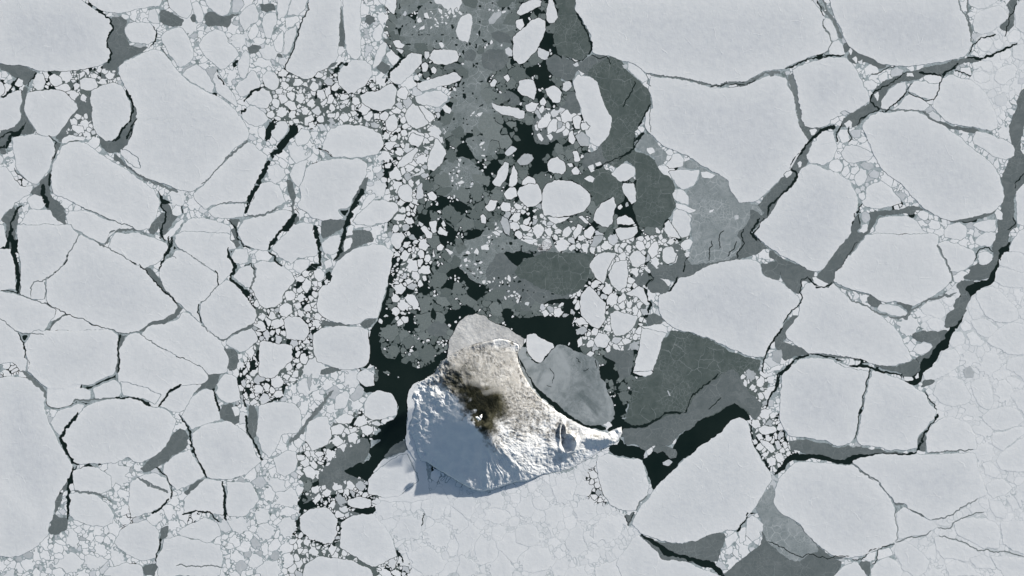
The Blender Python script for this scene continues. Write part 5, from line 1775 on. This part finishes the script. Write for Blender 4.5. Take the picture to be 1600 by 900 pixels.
# rough lava ground in the east and north
east = np.clip((gx - 770) / 40, 0, 1)
z += (np.abs(fbm(gx + .4 * gy, gy, 6, 80, 3)) - .2) * 15 * east * np.clip(dist / 5, 0, 1) * np.clip((r - 15) / 25, 0, 1)
# ridge running south east from the summit, its lee in shade
def ridge(pts, w, hgt):
    d = np.full(gx.shape, 1e9)
    for a, b in zip(pts[:-1], pts[1:]):
        a = np.array(a, float); b = np.array(b, float); ab = b - a
        t = np.clip(((gx - a[0]) * ab[0] + (gy - a[1]) * ab[1]) / (ab @ ab), 0, 1)
        d = np.minimum(d, np.hypot(gx - a[0] - t * ab[0], gy - a[1] - t * ab[1]))
    return np.exp(-(d / w) ** 2) * hgt
z += ridge([(757, 668), (766, 690), (785, 703), (800, 716), (815, 735)], 11, 24)
z += ridge([(735, 640), (748, 664), (760, 670)], 12, 18)
z += ridge([(700, 560), (722, 548), (752, 534), (790, 533), (810, 542)], 5, 20)
lava = 1 - np.abs(2 * fbm(th * 26 + 8 * fbm(gx, gy, 26, 140, 3), r * .16, 3.2, 130, 4))       # ridged, runs down the slope
crisp = 1 - np.abs(2.6 * fbm(gx + 5 * fbm(gx, gy, 15, 150, 2), gy + 5 * fbm(gx, gy, 15, 155, 2), 8, 160, 4))
litside = smooth(((gx - 700) * .74 + (604 - gy) * .67) / 18 + .3)
z += (lava - .7) * 5.5 * (1 - .4 * np.clip((gx - 850) / 20, 0, 1)) * np.clip((r - 16) / 20, 0, 1) * np.clip(dist / 5, 0, 1) * (litside + .25 * calm)
z += (crisp - .7) * 5 * (1 - .5 * np.clip((gx - 850) / 20, 0, 1)) * np.clip(dist / 4, 0, 1) * (litside + .35 * calm)
z += (1 - np.abs(2.4 * fbm(gx, gy, 11, 170, 4)) - .6) * 20 * west * calm
# summit crater
dc = np.hypot((gx - 751) / 1.0, (gy - 653) / 1.15)
z += np.exp(-((dc - 12) / 5.) ** 2) * 20 - np.exp(-(dc / 9.) ** 2) * 110
# side crater near the eastern cape
de = np.minimum(np.hypot((gx - 887.5) / 1.0, (gy - 692) / 1.15), np.hypot((gx - 879.5) / .42, (gy - 676) / 1.25) + 1.)
de = de + 1.5 * fbm(gx, gy, 10, 200, 3)
ea = np.arctan2(gy - 690, gx - 886)
z += np.exp(-((de - 12.5) / 3.6) ** 2) * (66 + 26 * np.cos(ea + .5)) - np.exp(-(de / 10.) ** 4) * 104
z += ridge([(897, 690), (915, 684), (935, 686), (955, 684)], 7, 78)
z += ridge([(862, 697), (884, 712), (905, 700)], 7, 34)
z += fbm(gx, gy, 6, 99, 2) * 40 * np.clip((gx - 935) / 20, 0, 1)
z = np.maximum(z, 3) 
z = np.where(land, np.maximum(z * np.clip(dist / 2.2 + .12, 0, 1), 4), -6.)
ids = -np.ones(gx.shape, int)
use = land.copy(); use[1:] |= land[:-1]; use[:-1] |= land[1:]; use[:, 1:] |= land[:, :-1]; use[:, :-1] |= land[:, 1:]
u2 = use.copy(); use[1:] |= u2[:-1]; use[:-1] |= u2[1:]
ids[use] = np.arange(use.sum())
V = np.stack([wx(gx[use]), wy(gy[use]), z[use]], 1)
q = use[:-1, :-1] & use[1:, :-1] & use[:-1, 1:] & use[1:, 1:]
Fq = np.stack([ids[:-1, :-1][q], ids[1:, :-1][q], ids[1:, 1:][q], ids[:-1, 1:][q]], 1)
me = bpy.data.meshes.new('island_terrain')
me.from_pydata(V.tolist(), [], Fq.tolist()); me.update()
me.polygons.foreach_set('use_smooth', np.ones(len(Fq), bool))
# where dark ash and bare lava lie
def blob(x, y, rx, ry, rot=0):
    c, s_ = math.cos(rot), math.sin(rot); u = (gx - x) * c + (gy - y) * s_; v = -(gx - x) * s_ + (gy - y) * c
    return np.exp(-((u / rx) ** 2 + (v / ry) ** 2))
wob = fbm(gx, gy, 24, 120) + .6 * fbm(gx, gy, 8, 125, 3)
smooth = lambda v: np.clip(v, 0, 1) ** 2 * (3 - 2 * np.clip(v, 0, 1))
ash = blob(752, 638, 25, 33, -.25) * 1.7 + blob(724, 604, 26, 24) * .55 + blob(775, 628, 24, 16, .5) * .75 + blob(705, 588, 22, 14, -.5) * .4 + blob(720, 575, 30, 14, .2) * .35
ash += blob(751, 653, 9, 11) * 1.6
ash += wob * .5 * np.clip(ash * 2.2, 0, 1)
dirt = blob(800, 640, 50, 62, -.4) * 1.0 + blob(765, 575, 60, 40) * 1.1 + blob(845, 660, 55, 24, .6) * .85 + blob(885, 672, 12, 9) * .5 + blob(925, 681, 20, 6, .15) * .6 + blob(700, 590, 34, 20, -.6) * .35
dirt = np.clip(dirt * (1 + 1.5 * wob) , 0, 1)
side = smooth(((gx - 700) * .74 + (604 - gy) * .67) / 22 + .9 + wob * 1.6)       # the southwest flank keeps clean snow
ash = ash * side; dirt = dirt * smooth(((gx - 690) * .74 + (600 - gy) * .67) / 22 + .7 + wob * .8)
dust = smooth((blob(752, 572, 62, 44) * 1.25 + blob(798, 618, 48, 46, .5) * .85 + blob(840, 650, 46, 20, .6) * .5 + blob(720, 596, 40, 30) * .6 + .35 * wob) / .9)
dust *= smooth(((gx - 690) * .74 + (600 - gy) * .67) / 22 + .7 + wob * .8)
dirt = np.clip(dirt * (.55 + .9 * np.clip(.75 - crisp, 0, 1) * 2 + .5 * np.clip(.7 - lava, 0, 1)), 0, 1)
for nm, arr in (('dust', dust), ('ash', np.clip(ash, 0, 1)), ('dirt', dirt)):
    a = me.attributes.new(nm, 'FLOAT', 'POINT'); a.data.foreach_set('value', arr[use].astype(np.float32))
def island_material():
    m, nt, b = mat('island_snow_and_ash')
    ash_ = N(nt, 'ShaderNodeAttribute', attribute_name='ash').outputs['Fac']
    dirt_ = N(nt, 'ShaderNodeAttribute', attribute_name='dirt').outputs['Fac']
    snow = mixc(nt, ramp(nt, noise(nt, 200, 5), [(.3, 0.), (.7, 1.)]), (.70, .725, .75), (.84, .84, .83))
    dust_ = N(nt, 'ShaderNodeAttribute', attribute_name='dust').outputs['Fac']
    snow = mixc(nt, math_(nt, 'MULTIPLY', dust_, ramp(nt, noise(nt, 120, 6, .7), [(.3, .7), (.7, 1.)])), snow, (.435, .435, .43))
    rock = mixc(nt, ramp(nt, noise(nt, 45, 5, .7), [(.4, 0.), (.62, 1.)]), (.10, .098, .09), (.28, .277, .267))
    dmask = math_(nt, 'MULTIPLY', dirt_, ramp(nt, noise(nt, 70, 7, .74), [(.33, .15), (.62, 1.25)]), True)
    base = mixc(nt, dmask, snow, rock)
    ashc = mixc(nt, ramp(nt, noise(nt, 110, 5, .65), [(.35, 0.), (.7, 1.)]), (.009, .011, .005), (.058, .056, .036))
    am = math_(nt, 'ADD', ash_, math_(nt, 'MULTIPLY', math_(nt, 'SUBTRACT', noise(nt, 70, 6, .7), .5), .55))
    base = mixc(nt, ramp(nt, am, [(.10, 0.), (.55, .72), (.95, 1.)]), base, ashc)
    nt.links.new(base, b.inputs['Base Color']); b.inputs['Roughness'].default_value = .85; b.inputs['Specular IOR Level'].default_value = .15
    hh = math_(nt, 'ADD', noise(nt, 90, 6, .7), math_(nt, 'MULTIPLY', noise(nt, 22, 3, .6), .25))
    bump(nt, b, hh, 7.)
    return m
isl = bpy.data.objects.new('volcanic_island', None); scene.collection.objects.link(isl); isl.location = (wx(760), wy(650), 0)
tag(isl, 'snow covered volcanic island with a dark ash stained summit and a long blue shadow', 'island')
def child(o):
    o.parent = isl; o.matrix_parent_inverse.translation = (-isl.location.x, -isl.location.y, 0); return o
child(link('volcano_cone', me, island_material()))
o = icefoot(1, 'snow_shelf', None, 14.); o.data.materials.append(M_SHELF); child(o); o['label'] = 'smooth grey snow shelf on the north tip'
o = icefoot(2, 'ice_foot', None, 9.); o.data.materials.append(M_FLOE); child(o); o['label'] = 'narrow white ice strip along the west shore'

# steam: a bright puff in the crater and a thin brownish plume drifting north
def cloud_mesh(name, blobs, seed):
    me = bpy.data.meshes.new(name); import bmesh
    bm = bmesh.new()
    for (x, y, zc, rx, ry, rz) in blobs:
        v0 = len(bm.verts)
        res = bmesh.ops.create_icosphere(bm, subdivisions=3, radius=1.0)
        for v in res['verts']:
            k = 1 + .22 * math.sin(v.co.x * 5 + seed + x) * math.cos(v.co.y * 4 + y)
            v.co = Vector((wx(x) + v.co.x * rx * PX * k, wy(y) + v.co.y * ry * PX * k, zc + v.co.z * rz * k))
    bm.to_mesh(me); bm.free(); return me
m, nt, b = mat('crater_steam')
b.inputs['Base Color'].default_value = (.9, .9, .9, 1); b.inputs['Roughness'].default_value = 1
puff = link('steam_puff', cloud_mesh('steam_puff', [(745.5, 651, 600, 2.2, 1.8, 30), (748.5, 652.5, 605, 2.6, 2.3, 34), (751.5, 650, 610, 2.0, 2.6, 30), (750, 654, 600, 1.8, 1.5, 25), (752.5, 647.5, 612, 1.2, 1.4, 20)], 2), m)
tag(puff, 'small bright white puff of steam over the dark summit crater', 'steam puff')

m = bpy.data.materials.new('steam_volume'); m.use_nodes = True; nt = m.node_tree
nt.nodes.remove(nt.nodes['Principled BSDF'])
pv = N(nt, 'ShaderNodeVolumePrincipled'); pv.inputs['Color'].default_value = (.93, .91, .88, 1); pv.inputs['Anisotropy'].default_value = .2
dn_ = ramp(nt, noise(nt, 520, 4, .6, None, 1.2), [(.40, 0.), (.66, 1.)])
nt.links.new(math_(nt, 'MULTIPLY', dn_, .006), pv.inputs['Density'])
nt.links.new(pv.outputs[0], nt.nodes['Material Output'].inputs['Volume'])
plume = link('steam_plume', cloud_mesh('steam_plume', [(772, 600, 620, 24, 18, 110), (760, 580, 640, 40, 26, 140), (778, 562, 620, 34, 22, 130), (735, 566, 590, 34, 22, 120), (792, 596, 590, 24, 24, 110)], 5), m)
tag(plume, 'thin tan veil of steam drifting north from the summit', kind='stuff')
